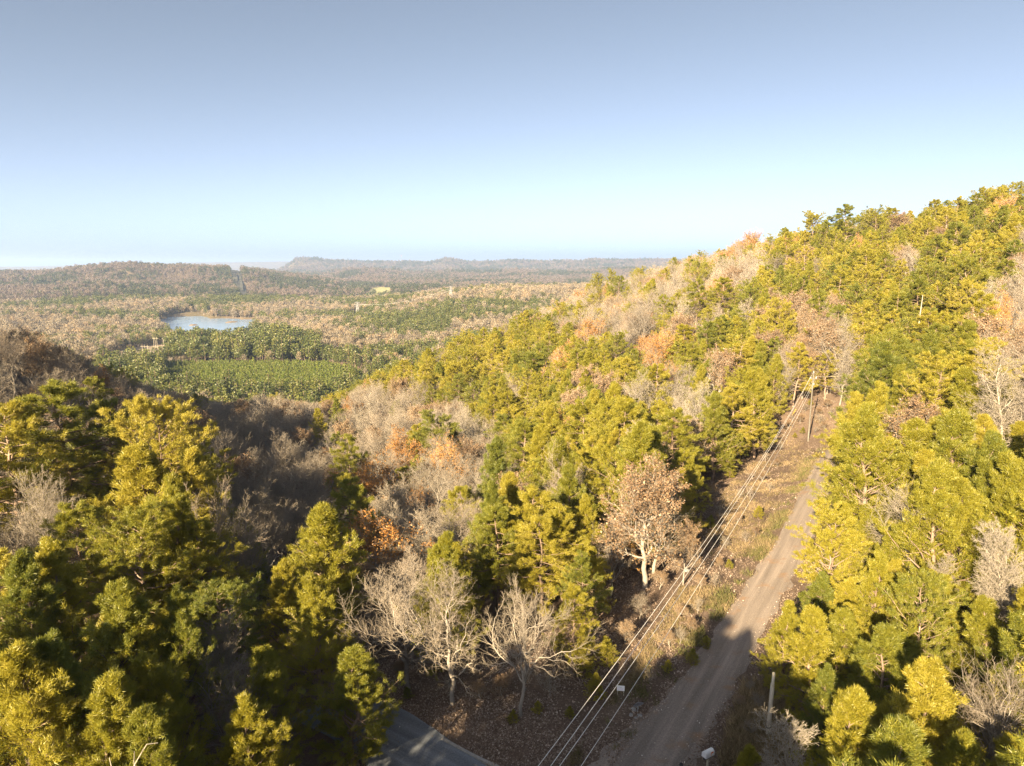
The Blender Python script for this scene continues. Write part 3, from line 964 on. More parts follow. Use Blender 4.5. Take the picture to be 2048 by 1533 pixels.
# random candidates over the near hills (polar, nearest first so the big ones win)
N = 34000
cr = np.concatenate([np.sqrt(rng.uniform(25.0 ** 2, 400.0 ** 2, N - 3000)), rng.uniform(24, 70, 3000)])
ca = np.radians(rng.uniform(-46, 46, N))
o_ = np.argsort(cr)
cx, cyy = (cr * np.sin(ca))[o_], (cr * np.cos(ca))[o_]
czz = ground(cx, cyy)
crd = road_dist(cx, cyy)
cpx, cpy = project(np.column_stack([cx, cyy, czz + 7.0]))
czi = np.full(len(cx), -1)
for k in range(len(ZONES) - 1, -1, -1):
    czi[in_poly(cpx, cpy, ZONES[k][1])] = k
_ul = [z[0] for z in ZONES].index('upper left pine stand')
_sh = [z[0] for z in ZONES].index('shaded left hillside')
czi[(czi == _ul) & (np.hypot(cx, cyy) > 84)] = _sh
for x, y, z, rd, zi, px, py in zip(cx, cyy, czz, crd, czi, cpx, cpy):
    if rd < 4.2:
        continue
    r = math.hypot(x, y)
    if r < 30 and x < 0:
        continue
    if zi < 0:
        continue
    zn = ZONES[zi]
    pz = zn[2]
    u = random.random()
    sel = 0
    acc = 0
    for k in range(4):
        acc += pz[k]
        if u < acc:
            sel = k
            break
    kind = ('pine', 'bare', 'oak', 'oak')[sel]
    hh = random.gauss(11.5, 2.0) if kind != 'pine' else random.gauss(11.0, 2.2)
    if py > 1100:
        hh *= 0.86
    hh = min(max(hh, 6.5), 16)
    if not near_ok(x, y, zn[3] * (0.8 if r < 60 else 1.0)):
        continue
    # keep the view over the valley and the clearing open
    bx, by = project((x, y, z))
    tx, ty = project((x, y, z + hh))
    sky_y = np.interp(tx, SKYLINE[:, 0], SKYLINE[:, 1])
    if ty < sky_y:
        hmax = hh * (by - sky_y) / max(1e-3, by - ty)
        if hmax < 5.5:
            continue
        hh = hmax
        tx, ty = project((x, y, z + hh))
    rp = 0.17 * hh * F / r * (1.0 if kind != 'bare' else 0.8)
    ff = np.array([0.15, 0.35, 0.55, 0.75, 0.95])
    ex = bx + (tx - bx) * ff
    ey = by + (ty - by) * ff
    ew = rp * (2.1 if kind == 'pine' and x > 0 else 1.35) * (1.05 - 0.75 * ff)
    xs = np.concatenate([[bx], ex - ew, ex + ew])
    ys = np.concatenate([[by], ey, ey])
    if in_poly(xs, ys, CLEAR).any():
        continue
    mx_, my_ = 0.5 * (px + tx), ty + 0.3 * (by - ty)
    if ((GUARD[:, 0] < mx_) & (mx_ < GUARD[:, 1]) & (GUARD[:, 2] < my_) & (my_ < GUARD[:, 3]) & (r < GUARD[:, 4])).any():
        continue
    if kind == 'pine':
        low = r < 75
        form = random.choices(['cone', 'layer', 'round'], (0.80, 0.10, 0.10) if (low or 'bank' in zn[0]) else ((0.25, 0.55, 0.20)))[0]
    elif kind == 'bare':
        form = random.choices(['oval', 'spread', 'tall'], (0.62, 0.30, 0.08))[0]
    else:
        form = 'orange' if sel == 2 else 'brown'
    put(kind, form, float(x), float(y), hh, random.uniform(0.85, 1.2) * (1.2 if 'left pine' in zn[0] else 1.0), zn[0], z=float(z))
    mark(x, y)
print('near trees', len(TREES))

LIB = {'pine': PINES, 'bare': BARES, 'oak': OAKS}
for t in TREES:
    lst = LIB[t['kind']][t['form']]
    t['p'] = lst[random.randrange(len(lst))]
    t['r'] = math.hypot(t['x'], t['y'])
    t['px'], t['py'] = (float(v) for v in project((t['x'], t['y'], t['z'] + 0.65 * t['h'])))
    m_ = 0.25 * t['h'] * F / t['r']
    t['seen'] = -m_ * 0.6 < t['px'] < 2048 + m_ * 0.6 and t['py'] < 1533 + m_
    t['size'] = t['h'] / t['r']

ORD = ['first', 'second', 'third', 'fourth', 'fifth', 'sixth', 'seventh', 'eighth', 'ninth', 'tenth', 'eleventh', 'twelfth', 'thirteenth', 'fourteenth', 'fifteenth', 'sixteenth', 'seventeenth', 'eighteenth', 'nineteenth', 'twentieth']
ORD += ['twenty-' + w for w in ORD[:9]] + ['thirtieth'] + ['thirty-' + w for w in ORD[:9]]
NAMES = {'pine': ('pine_tree', 'yellow-green pine', 'pine tree'), 'bare': ('bare_tree', 'leafless grey-tan tree', 'bare tree'), 'oak': ('oak_tree', 'oak', 'oak tree')}
indiv, mass = [], []
for kind in ('pine', 'bare', 'oak'):
    l = [t for t in TREES if t['kind'] == kind]
    seen = sorted([t for t in l if t['seen']], key=lambda t: (t['key'] is None, -t['size']))
    n = 280
    indiv += seen[:n]
    mass += seen[n:] + [t for t in l if not t['seen']]

# labels: by stand, by row of depth, then counted from the left
def word(t):
    if t['kind'] == 'oak':
        return 'orange-leaved oak' if t['form'] == 'orange' else 'brown-leaved oak'
    if t['kind'] == 'bare':
        return 'pale slim bare tree' if t['form'] == 'tall' else 'leafless tree'
    return {'cone': 'pointed pine', 'layer': 'layered pine', 'round': 'round-topped pine'}[t['form']]
stands = {}
for t in indiv:
    if t['key'] is None:
        stands.setdefault((word(t), t['zone']), []).append(t)
ROW = ['front row', 'second row back', 'third row back', 'fourth row back', 'fifth row back', 'sixth row back', 'seventh row back', 'eighth row back', 'ninth row back', 'tenth row back']
for (w, zn), l in stands.items():
    l.sort(key=lambda t: t['r'])
    per = 9
    rows = [l[i:i + per] for i in range(0, len(l), per)]
    for ri, row in enumerate(rows):
        row.sort(key=lambda t: t['px'])
        for k, t in enumerate(row):
            rowname = ROW[ri] if ri < len(ROW) else 'hindmost row'
            if len(l) == 1:
                t['label'] = f'only {w} in the {zn}'
            elif len(rows) == 1:
                t['label'] = f'{ORD[k]} {w} from the left in the {zn}'
            else:
                t['label'] = f'{ORD[k]} {w} from left, {rowname} of the {zn}'

def place_tree(t):
    p = t['p']
    nm, _w, cat = NAMES[t['kind']]
    root = empty(nm, (t['x'], t['y'], t['z']), t['rot'])
    s = t['h'] / p.h
    sw = s * t['ws']
    root.scale = (sw, sw, s)
    tag(root, t['key'] or t['label'], cat, {'pine': 'pine trees on the near hills', 'bare': 'bare trees on the near hills', 'oak': 'leafy oaks on the near hills'}[t['kind']])
    link('trunk', p.trunk, root)
    link('crown', p.crown, root)
for t in indiv:
    place_tree(t)

# ------------------------------------------------------------------ masses of trees: points with instances
proto_col = {}
def joined_proto(name, p):
    """trunk and crown as one unlinked object for the instanced masses"""
    me_t, me_c = p.trunk, p.crown
    o = bpy.data.objects.new(name, None)
    vs_, lp, tot, mi, tint = [], [], [], [], []
    mats = []
    off = 0
    for me in (me_t, me_c):
        n = len(me.vertices)
        v = np.empty(n * 3, np.float32); me.vertices.foreach_get('co', v)
        l = np.empty(len(me.loops), np.int32); me.loops.foreach_get('vertex_index', l)
        tt = np.empty(len(me.polygons), np.int32); me.polygons.foreach_get('loop_total', tt)
        m = np.empty(len(me.polygons), np.int32); me.polygons.foreach_get('material_index', m)
        mp = []
        for mt in me.materials:
            if mt not in mats:
                mats.append(mt)
            mp.append(mats.index(mt))
        vs_.append(v.reshape(-1, 3)); lp.append(l + off); tot.append(tt); mi.append(np.array(mp)[m])
        a = me.attributes.get('tint')
        tv = np.full(n, 0.5, np.float32)
        if a:
            a.data.foreach_get('value', tv)
        tint.append(tv)
        off += n
    bpy.data.objects.remove(o)
    me = bpy.data.meshes.new(name)
    V = np.concatenate(vs_)
    L = np.concatenate(lp); T = np.concatenate(tot)
    me.vertices.add(len(V)); me.vertices.foreach_set('co', V.ravel())
    me.loops.add(len(L)); me.loops.foreach_set('vertex_index', L)
    me.polygons.add(len(T))
    me.polygons.foreach_set('loop_start', np.concatenate([[0], np.cumsum(T)[:-1]]).astype(np.int32))
    me.polygons.foreach_set('loop_total', T)
    for m in mats:
        me.materials.append(m)
    me.polygons.foreach_set('material_index', np.concatenate(mi).astype(np.int32))
    me.update(calc_edges=True)
    add_tint(me, np.concatenate(tint))
    return bpy.data.objects.new(name, me)

def scatter(name, protos, pts, scl, rot, idx, label=None, cat=None):
    """one object: a cloud of points that carries instances of the prototypes"""
    col = bpy.data.collections.new(name + '_kinds')
    for k, p in enumerate(protos):
        p.name = 'k%03d_' % k + name
        col.objects.link(p)
    me = bpy.data.meshes.new(name)
    pts = np.asarray(pts, np.float32)
    me.vertices.add(len(pts))
    me.vertices.foreach_set('co', pts.ravel())
    a = me.attributes.new('sc', 'FLOAT_VECTOR', 'POINT'); a.data.foreach_set('vector', np.asarray(scl, np.float32).ravel())
    a = me.attributes.new('rt', 'FLOAT_VECTOR', 'POINT')
    rv = np.zeros((len(pts), 3), np.float32); rv[:, 2] = rot
    a.data.foreach_set('vector', rv.ravel())
    a = me.attributes.new('ix', 'INT', 'POINT'); a.data.foreach_set('value', np.asarray(idx, np.int32))
    o = link(name, me)
    tag(o, label, cat, kind='stuff')
    ng = bpy.data.node_groups.new(name, 'GeometryNodeTree')
    ng.interface.new_socket('Geometry', in_out='INPUT', socket_type='NodeSocketGeometry')
    ng.interface.new_socket('Geometry', in_out='OUTPUT', socket_type='NodeSocketGeometry')
    gi = ng.nodes.new('NodeGroupInput'); go = ng.nodes.new('NodeGroupOutput')
    iop = ng.nodes.new('GeometryNodeInstanceOnPoints')
    ci = ng.nodes.new('GeometryNodeCollectionInfo')
    ci.inputs['Collection'].default_value = col
    ci.inputs['Separate Children'].default_value = True
    ci.inputs['Reset Children'].default_value = True
    def attr(n, ty):
        x = ng.nodes.new('GeometryNodeInputNamedAttribute')
        x.data_type = ty
        x.inputs['Name'].default_value = n
        return next(s for s in x.outputs if s.enabled and s.name == 'Attribute')
    ng.links.new(gi.outputs[0], iop.inputs['Points'])
    ng.links.new(ci.outputs[0], iop.inputs['Instance'])
    iop.inputs['Pick Instance'].default_value = True
    ng.links.new(attr('ix', 'INT'), iop.inputs['Instance Index'])
    ng.links.new(attr('rt', 'FLOAT_VECTOR'), iop.inputs['Rotation'])
    ng.links.new(attr('sc', 'FLOAT_VECTOR'), iop.inputs['Scale'])
    ng.links.new(iop.outputs[0], go.inputs[0])
    md = o.modifiers.new('spread', 'NODES')
    md.node_group = ng
    return o

mid = {'pine': [make_pine(201, 'cone', lod=1), make_pine(202, 'layer', lod=1), make_pine(203, 'layer', lod=1), make_pine(204, 'round', lod=1)],
       'bare': [make_bare(211, 'oval', lod=1), make_bare(212, 'spread', lod=1), make_bare(213, 'oval', lod=1)],
       'oak': [make_bare(221, 'spread', leaf='orange', lod=1), make_bare(222, 'oval', leaf='brown', lod=1)]}
MASS_LAB = {'pine': ('hillside_pines', 'pines massed over the near ridge and slopes', 'pine woods'),
            'bare': ('hillside_bare_woods', 'leafless trees massed over the near ridge and gully', 'bare woods'),
            'oak': ('hillside_oaks', 'leafy brown oaks scattered among the near woods', 'oak woods')}
for kind, ps in mid.items():
    l = [t for t in mass if t['kind'] == kind]
    if not l:
        continue
    objs = [joined_proto('m', p) for p in ps]
    idx, scl = [], []
    for t in l:
        if kind == 'oak':
            i = 0 if t['form'] == 'orange' else 1
        elif kind == 'pine':
            i = {'cone': 0, 'layer': random.choice((1, 2)), 'round': 3}[t['form']]
        else:
            i = {'oval': random.choice((0, 2)), 'spread': 1, 'tall': 0}[t['form']]
        s = t['h'] / ps[i].h
        idx.append(i); scl.append((s * t['ws'], s * t['ws'], s))
    nm, lab, cat = MASS_LAB[kind]
    scatter(nm, objs, [(t['x'], t['y'], t['z']) for t in l], scl, [t['rot'] for t in l], idx, lab, cat)

# ------------------------------------------------------------------ the valley: distant woods
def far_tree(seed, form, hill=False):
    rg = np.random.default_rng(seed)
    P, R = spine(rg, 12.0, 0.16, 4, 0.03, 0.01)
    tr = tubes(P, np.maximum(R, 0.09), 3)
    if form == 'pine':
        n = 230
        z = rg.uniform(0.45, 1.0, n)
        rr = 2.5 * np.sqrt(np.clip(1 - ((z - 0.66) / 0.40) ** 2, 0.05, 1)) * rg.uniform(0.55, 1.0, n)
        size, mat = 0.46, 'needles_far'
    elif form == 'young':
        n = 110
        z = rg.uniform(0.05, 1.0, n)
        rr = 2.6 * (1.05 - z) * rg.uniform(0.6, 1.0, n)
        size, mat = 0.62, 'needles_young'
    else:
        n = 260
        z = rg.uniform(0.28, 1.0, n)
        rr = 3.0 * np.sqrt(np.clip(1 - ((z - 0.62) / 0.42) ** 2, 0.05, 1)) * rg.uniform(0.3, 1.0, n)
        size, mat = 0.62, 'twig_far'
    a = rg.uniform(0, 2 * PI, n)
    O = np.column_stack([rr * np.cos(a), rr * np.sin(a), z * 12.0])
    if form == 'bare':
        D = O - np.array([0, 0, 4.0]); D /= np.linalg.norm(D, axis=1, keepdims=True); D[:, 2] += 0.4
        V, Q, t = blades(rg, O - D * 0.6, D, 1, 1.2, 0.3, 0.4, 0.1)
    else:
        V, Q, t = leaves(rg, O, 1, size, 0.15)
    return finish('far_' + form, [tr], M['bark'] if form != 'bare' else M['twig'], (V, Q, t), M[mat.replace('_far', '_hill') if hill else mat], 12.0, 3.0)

def valley_points(n, r0, r1, a0, a1, seed):
    rg = np.random.default_rng(seed)
    r = np.sqrt(rg.uniform(r0 ** 2, r1 ** 2, n))
    a = np.radians(rg.uniform(a0, a1, n))
    x, y = r * np.sin(a), r * np.cos(a)
    return x, y, r

field_pts = []
for a, b in FIELD_PX:
    field_pts.append((a, b))
ROW_CLEAR = [(195, 722), (215, 712), (250, 700), (290, 694), (330, 690), (345, 697), (330, 708), (345, 716), (330, 730), (200, 735)]
PLANT_OLD = [(300, 728), (330, 705), (380, 690), (470, 672), (560, 680), (640, 690), (640, 728)]
PLANT_NEW = [(330, 729), (640, 729), (700, 738), (745, 760), (660, 790), (420, 790), (330, 775)]
CUT = [(453, 500), (475, 500), (484, 555), (500, 594), (480, 594), (463, 558)]
PYLON_CLEAR = [(690, 634), (706, 628), (724, 627), (728, 634), (712, 640), (690, 642)]

far_lists = {'pine': [], 'bare': [], 'young': [], 'pine_hill': [], 'bare_hill': []}
for (n, r0, r1, sc_, seed) in ((52000, 425, 1900, 1.0, 1), (52000, 1900, 4700, 1.35, 2), (34000, 4700, 9000, 2.3, 3)):
    x, y, r = valley_points(n, r0, r1, -41, 16, seed)
    z = ground(x, y)
    px, py = project(np.column_stack([x, y, z]))
    keep = ~(in_poly(px, py, ROW_CLEAR) | in_poly(px, py, PYLON_CLEAR))
    keep &= ~((r > 1900) & in_poly(px, py - 4, CUT))
    keep &= ~((r > 1700) & (r < 3200) & in_poly(px, py, FIELD_PX))
    if r0 < 1000:
        keep &= ~in_poly(x, y, LAKE_BIG)
    x, y, z, r, px, py = (v[keep] for v in (x, y, z, r, px, py))
    rg = np.random.default_rng(seed + 50)
    nz = fbm(x / 160 + 3, y / 160, 4) * 0.75 + fbm(x / 40, y / 40, 2) * 0.25
    pine = nz + rg.normal(0, 0.055, len(x)) > np.where(r < 1900, 0.50, np.where(r < 4700, 0.52, 0.53))
    old = in_poly(px, py, PLANT_OLD) & (r < 1200)
    new = in_poly(px, py, PLANT_NEW) & (r < 1000)
    pine = (pine | old)
    h = sc_ * rg.normal(1.0, 0.26, len(x)).clip(0.5, 1.7) * np.where(old, 1.35, 1.05)
    for kname, mm in (('pine', pine & ~new), ('bare', ~pine & ~new), ('young', new)):
        hh = h[mm] * (0.42 if kname == 'young' else 1.0)
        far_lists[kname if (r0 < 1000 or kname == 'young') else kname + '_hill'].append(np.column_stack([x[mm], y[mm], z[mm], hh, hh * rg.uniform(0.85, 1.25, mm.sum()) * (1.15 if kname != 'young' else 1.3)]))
# extra young pines: the plantation is planted close
x, y, r = valley_points(26000, 560, 900, -32, -8, 9)
z = ground(x, y)
px, py = project(np.column_stack([x, y, z]))
k_ = in_poly(px, py, PLANT_NEW)
x, y, z = x[k_], y[k_], z[k_]
hh = rng.uniform(0.32, 0.5, len(x))
far_lists['young'].append(np.column_stack([x, y, z, hh, hh * 1.3]))
for kname, nm, lab, cat, seeds in (('pine', 'valley_pine_forest', 'dark green pine forest covering the valley floor round the lake', 'pine forest', (301, 302, 303, 304)),
                                   ('bare', 'valley_bare_forest', 'tan and grey leafless forest covering the valley floor round the lake', 'bare forest', (311, 312, 313, 314)),
                                   ('pine_hill', 'hill_pine_forest', 'dark pine patches on the far hills', 'pine forest', (331, 332)),
                                   ('bare_hill', 'hill_bare_forest', 'purplish brown leafless forest on the far hills', 'bare forest', (341, 342)),
                                   ('young', 'young_pine_plantation', 'even green young pine plantation below the row of tall trunks', 'plantation', (321, 322))):
    A = np.concatenate(far_lists[kname])
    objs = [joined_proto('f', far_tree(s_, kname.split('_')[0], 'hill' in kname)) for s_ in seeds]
    n = len(A)
    print(nm, n)
    scatter(nm, objs, A[:, :3] - np.array([0, 0, 0.3]), np.column_stack([A[:, 4], A[:, 4], A[:, 3]]), rng.uniform(0, 6.28, n), rng.integers(0, len(objs), n), lab, cat)

# unseen trees on the left ridge, and enlarged ones below the camera, put in to shade the road corner and the gully
bx_ = np.concatenate([rng.uniform(-330, 130, 5200), rng.uniform(-14, 1, 600)]); by_ = np.concatenate([rng.uniform(-300, 230, 5200), rng.uniform(-14, 13, 600)])
ang_ = np.degrees(np.arctan2(bx_, by_))
m_ = ((np.abs(ang_) > 43) | (np.hypot(bx_, by_) < 14.0)) & (np.hypot(bx_, by_) > 3) & (road_dist(bx_, by_) > 5) & ((bx_ < 12) | (np.hypot(bx_, by_) > 60))
bx_, by_ = bx_[m_], by_[m_]
bz_ = ground(bx_, by_)
m_ = ((bx_ < -112) | ((np.hypot(bx_, by_) < 26) & (bx_ < 1))) & (rng.random(len(bx_)) < 0.6)
bx_, by_, bz_ = bx_[m_], by_[m_], bz_[m_]
objs = [joined_proto('b', p) for p in (mid['pine'][0], mid['pine'][1], mid['bare'][0])]
s_ = rng.uniform(0.8, 1.15, len(bx_)) * np.where(np.hypot(bx_, by_) < 9, 1.5, np.where(np.hypot(bx_, by_) < 22, 1.2, 1.0))
scatter('unseen_woods', objs, np.column_stack([bx_, by_, bz_]), np.column_stack([s_, s_, s_]), rng.uniform(0, 6.28, len(bx_)), rng.integers(0, 3, len(bx_)), 'unseen mixed woods on the ridge and below the camera, for shade', 'woods')

# ------------------------------------------------------------------ lake
def water_material():
    m, nt, out = new_mat('lake_water')
    geo = nt.nodes.new('ShaderNodeNewGeometry')
    mp = nt.nodes.new('ShaderNodeMapping')
    mp.inputs['Scale'].default_value = (0.06, 0.25, 1)
    nt.links.new(geo.outputs['Position'], mp.inputs[0])
    n = noise(nt, 1.0, 5, 0.6, mp.outputs[0])
    p = nt.nodes.new('ShaderNodeBsdfPrincipled')
    p.inputs['Base Color'].default_value = (0.18, 0.26, 0.38, 1)
    p.inputs['Roughness'].default_value = 0.22
    p.inputs['IOR'].default_value = 1.33
    b = nt.nodes.new('ShaderNodeBump')
    b.inputs['Strength'].default_value = 0.25
    b.inputs['Distance'].default_value = 0.3
    nt.links.new(n, b.inputs['Height'])
    nt.links.new(b.outputs[0], p.inputs['Normal'])
    nt.links.new(p.outputs[0], out.inputs[0])
    return m
M['water'] = water_material()
lv = np.array([(p[0], p[1], LAKE_Z) for p in LAKE_BIG])
lv = np.vstack([lv, [[_lc[0], _lc[1], LAKE_Z]]])
nl = len(LAKE_BIG)
lt = np.column_stack([np.full(nl, nl), np.arange(nl), (np.arange(nl) + 1) % nl])
if np.cross(lv[lt[0, 1]] - lv[lt[0, 0]], lv[lt[0, 2]] - lv[lt[0, 0]])[2] < 0:
    lt = lt[:, ::-1]
tag(link('lake_water', mesh_from('lake_water', lv, [lt], [M['water']])), kind='structure')

# ------------------------------------------------------------------ small things on the ground
def hit(px, py, r0=20.0, r1=9000.0):
    """where the sight line of a picture point meets the ground"""
    d = ray(px, py)
    hl = math.hypot(d[0], d[1])
    rs = np.geomspace(r0, r1, 900)
    t = rs / hl
    P = d[None, :] * t[:, None]
    zz = ground(P[:, 0], P[:, 1])
    below = np.nonzero(P[:, 2] + CAM_Z < zz)[0]
    i = below[0] if len(below) else len(rs) - 1
    return np.array([P[i, 0], P[i, 1], zz[i]]), rs[i]

def cyl(p0, p1, ra, rb=None, n=8, k=2):
    P = np.linspace(p0, p1, k)[None]
    R = np.linspace(ra, ra if rb is None else rb, k)[None]
    V, Q = tubes(P, R, n)
    m = len(V)
    caps = []
    for base in (0, (k - 1) * n):
        for j in range(1, n - 1):
            caps.append((base, base + j, base + j + 1))
    return V, Q, np.array(caps)

def solid(name, items, mat, parent=None, shade=False):
    """items: list of (V, quads, tris) joined into one part"""
    vs_, q4, q3 = [], [], []
    off = 0
    for V, Q, T in items:
        vs_.append(np.asarray(V, float))
        if len(Q): q4.append(np.asarray(Q) + off)
        if len(T): q3.append(np.asarray(T) + off)
        off += len(V)
    polys = ([np.concatenate(q4)] if q4 else []) + ([np.concatenate(q3)] if q3 else [])
    return link(name, mesh_from(name, np.concatenate(vs_), polys, [mat], shade=shade), parent)

def box(c, s):
    c = np.array(c, float); s = np.array(s, float) / 2
    V = np.array([(x, y, z) for z in (-1, 1) for y in (-1, 1) for x in (-1, 1)]) * s + c
    Q = np.array([(0, 2, 3, 1), (4, 5, 7, 6), (0, 1, 5, 4), (2, 6, 7, 3), (0, 4, 6, 2), (1, 3, 7, 5)])
    return V, Q, np.zeros((0, 3), int)

M['pole'] = plain_mat('weathered_pole_wood', (0.09, 0.083, 0.07), (0.15, 0.137, 0.115), 3)
M['palepole'] = plain_mat('bleached_pole_wood', (0.36, 0.32, 0.25), (0.48, 0.43, 0.34), 3)
M['steel'] = plain_mat('galvanised_steel', (0.22, 0.22, 0.22), (0.30, 0.30, 0.30), 2, 0.6, 0.1)
M['porcelain'] = plain_mat('grey_porcelain', (0.45, 0.46, 0.48), (0.6, 0.6, 0.62), 5, 0.3)
M['wire'] = plain_mat('aluminium_cable', (0.66, 0.65, 0.62), (0.76, 0.75, 0.72), 0.5, 0.6, 0.0)
M['white'] = plain_mat('white_paint', (0.72, 0.72, 0.74), (0.82, 0.82, 0.83), 8, 0.45)
M['ink'] = plain_mat('faded_grey_print', (0.42, 0.45, 0.52), (0.52, 0.55, 0.6), 20, 0.8)
M['ink2'] = plain_mat('faded_purple_print', (0.48, 0.36, 0.58), (0.58, 0.46, 0.66), 20, 0.8)
M['orange_paint'] = plain_mat('orange_paint', (0.70, 0.20, 0.06), (0.8, 0.28, 0.09), 8, 0.5)
M['black'] = plain_mat('black_plastic', (0.010, 0.010, 0.011), (0.02, 0.02, 0.022), 8, 0.5)
M['dish'] = plain_mat('weathered_grey_paint', (0.22, 0.24, 0.28), (0.32, 0.34, 0.38), 4, 0.5)
M['rock'] = plain_mat('grey_rock', (0.16, 0.155, 0.15), (0.32, 0.31, 0.30), 3.5, 0.9, 0, 6, 0.6)
M['deadwood'] = plain_mat('dead_wood', (0.13, 0.105, 0.08), (0.26, 0.22, 0.175), 4, 0.9, 0, 5, 0.5)
M['yellow'] = plain_mat('yellow_plastic', (0.62, 0.46, 0.03), (0.75, 0.58, 0.05), 4, 0.5)
M['dirt'] = plain_mat('tan_soil', (0.13, 0.10, 0.07), (0.21, 0.16, 0.11), 0.2)

# utility pole at the bend with its four cables
pb, pr_ = hit(1616, 884)
ptop = at_r(1631, 746, pr_)[2]
up_ = empty('utility_pole', pb)
tag(up_, 'weathered wooden utility pole at the bend of the gravel road', 'utility pole')
Hp = ptop - pb[2]
solid('shaft', [cyl((0, 0, -0.5), (0.12, 0.05, Hp), 0.14, 0.09, 10, 5)], M['pole'], up_, True)
solid('crossarm', [box((0.12, 0.0, Hp - 1.0), (1.0, 0.09, 0.10))], M['pole'], up_)
for k, dx in enumerate((-0.45, 0.45)):
    solid('insulator', [cyl((0.12 + dx, 0, Hp - 0.93), (0.12 + dx, 0, Hp - 0.65), 0.07, 0.04, 8, 3)], M['porcelain'], up_, True)
solid('insulator', [cyl((0.12, 0.05, Hp), (0.12, 0.05, Hp + 0.28), 0.07, 0.04, 8, 3)], M['porcelain'], up_, True)
solid('bracket', [box((0.18, -0.1, Hp - 1.9), (0.16, 0.2, 0.3))], M['steel'], up_)

def cable(name, a, b, sag, rad, lab, group=None, n=40):
    a = np.array(a); b = np.array(b)
    t = np.linspace(0, 1, n)[:, None]
    P = a * (1 - t) + b * t
    P[:, 2] -= (4 * sag * t * (1 - t))[:, 0]
    V, Q = tubes(P[None], np.full((1, n), rad), 5)
    o = link(name, mesh_from(name, V, [Q], [M['wire']], shade=True))
    tag(o, lab, 'power line', group)
    return o
P0 = np.array(pb)
SAG = 2.6
for k, (px_b, off, lab) in enumerate(((1076, (-0.33, 0, Hp - 0.65), 'leftmost of the four power lines crossing the clearing'), (1101, (0.12, 0.05, Hp + 0.26), 'second power line from the left, left of the white sign'),
                                      (1119, (0.57, 0, Hp - 0.65), 'third power line from the left, passing over the white sign'), (1162, (0.18, -0.1, Hp - 1.9), 'rightmost and lowest of the four power lines'))):
    A = P0 + np.array(off)
    zq = A[2] - 4 * SAG * 0.74 * 0.26 + (0.3 if k < 3 else 0.9) * 0
    Q_ = on_plane(px_b, 1533, zq)
    B = A + (Q_ - A) / 0.74
    B[2] = A[2]
    cable('power_line', A, B, SAG, 0.014, lab, 'power lines over the clearing')
for k, (dz, lab) in enumerate(((-0.65, 'upper cable running right from the utility pole'), (-1.9, 'lower cable running right from the utility pole'))):
    A = P0 + np.array((0.5, 0, Hp + dz))
    B = at_r(1760, 736 + 40 * k, pr_ * 1.12)
    cable('side_cable', A, B, 0.5, 0.010, lab, 'cables right of the utility pole', 16)

# yellow guy-wire guard left of the pole
ga, gr = hit(1585, 832)
gt = empty('guy_guard', ga)
tag(gt, 'yellow guy-wire guard slanting up left of the utility pole', 'guy guard')
gdir = P0 + np.array([0.1, 0, Hp * 0.9]) - ga
gdir = gdir / np.linalg.norm(gdir)
solid('guard', [cyl(np.zeros(3), gdir * 2.4, 0.06, 0.06, 8)], M['yellow'], gt)
solid('guy_wire', [cyl(gdir * 2.3, P0 + np.array([0.1, 0, Hp * 0.9]) - ga, 0.012, 0.012, 5)], M['wire'], gt)

# short bleached pole on the right bank
sb, sr_ = hit(1534, 1485)
stop = at_r(1541, 1345, sr_)[2]
st = empty('wooden_pole', sb)
tag(st, 'short bleached wooden pole standing in the right roadside grass', 'pole')
hs_ = stop - sb[2]
solid('shaft', [cyl((0, 0, -0.4), (0.1, 0, hs_ * 0.84), 0.13, 0.12, 10, 4)], M['palepole'], st, True)
solid('cap_section', [cyl((0.1, 0, hs_ * 0.84), (0.12, 0, hs_), 0.085, 0.08, 10, 2)], M['palepole'], st, True)
solid('band', [cyl((0.02, 0, hs_ * 0.2), (0.02, 0, hs_ * 0.215), 0.145, 0.145, 10)], M['black'], st)

# white notice board
nb, nr_ = hit(1241, 1396)
nt_o = empty('sign', nb, math.radians(-8))
tag(nt_o, 'small white notice board on two stakes under the power lines', 'sign')
solid('panel', [box((0, 0, 0.55), (0.50, 0.03, 0.36))], M['white'], nt_o)
for dx in (-0.2, 0.2):
    solid('stake', [box((dx, 0.03, 0.22), (0.04, 0.025, 0.7))], M['palepole'], nt_o)
lr = np.random.default_rng(5)
for name, zz, mat, nn in (('grey_lettering', 0.62, 'ink', 7), ('purple_lettering', 0.50, 'ink2', 8)):
    it = []
    xx = -0.19
    for k in range(nn):
        w = lr.uniform(0.02, 0.045)
        it.append(box((xx + w / 2, -0.0165, zz + lr.uniform(-0.012, 0.012)), (w, 0.003, lr.uniform(0.02, 0.06))))
        xx += w + lr.uniform(0.006, 0.015)
    solid(name, it, M[mat], nt_o)

# old satellite dish leaning in the grass with its arm and mast
db, dr_ = hit(1276, 1428)
do = empty('satellite_dish', db, math.radians(10))
tag(do, 'grey satellite dish leaning in the weeds between power lines and road', 'satellite dish')
vs_, q_ = [], []
nr2, na2 = 6, 24
for side in (0, 1):
    for i in range(nr2 + 1):
        for j in range(na2):
            a = 2 * PI * j / na2
            rr_ = i / nr2
            vs_.append((0.30 * rr_ * math.cos(a), -0.10 * (1 - rr_ ** 2) * -1 - 0.012 * side, 0.40 * rr_ * math.sin(a)))
for side in (0, 1):
    b = side * (nr2 + 1) * na2
    for i in range(nr2):
        for j in range(na2):
            q_.append((b + i * na2 + j, b + i * na2 + (j + 1) % na2, b + (i + 1) * na2 + (j + 1) % na2, b + (i + 1) * na2 + j))
dish_v = np.array(vs_)
rotm = np.array(Matrix.Rotation(math.radians(38), 3, 'X') @ Matrix.Rotation(math.radians(22), 3, 'Y'))
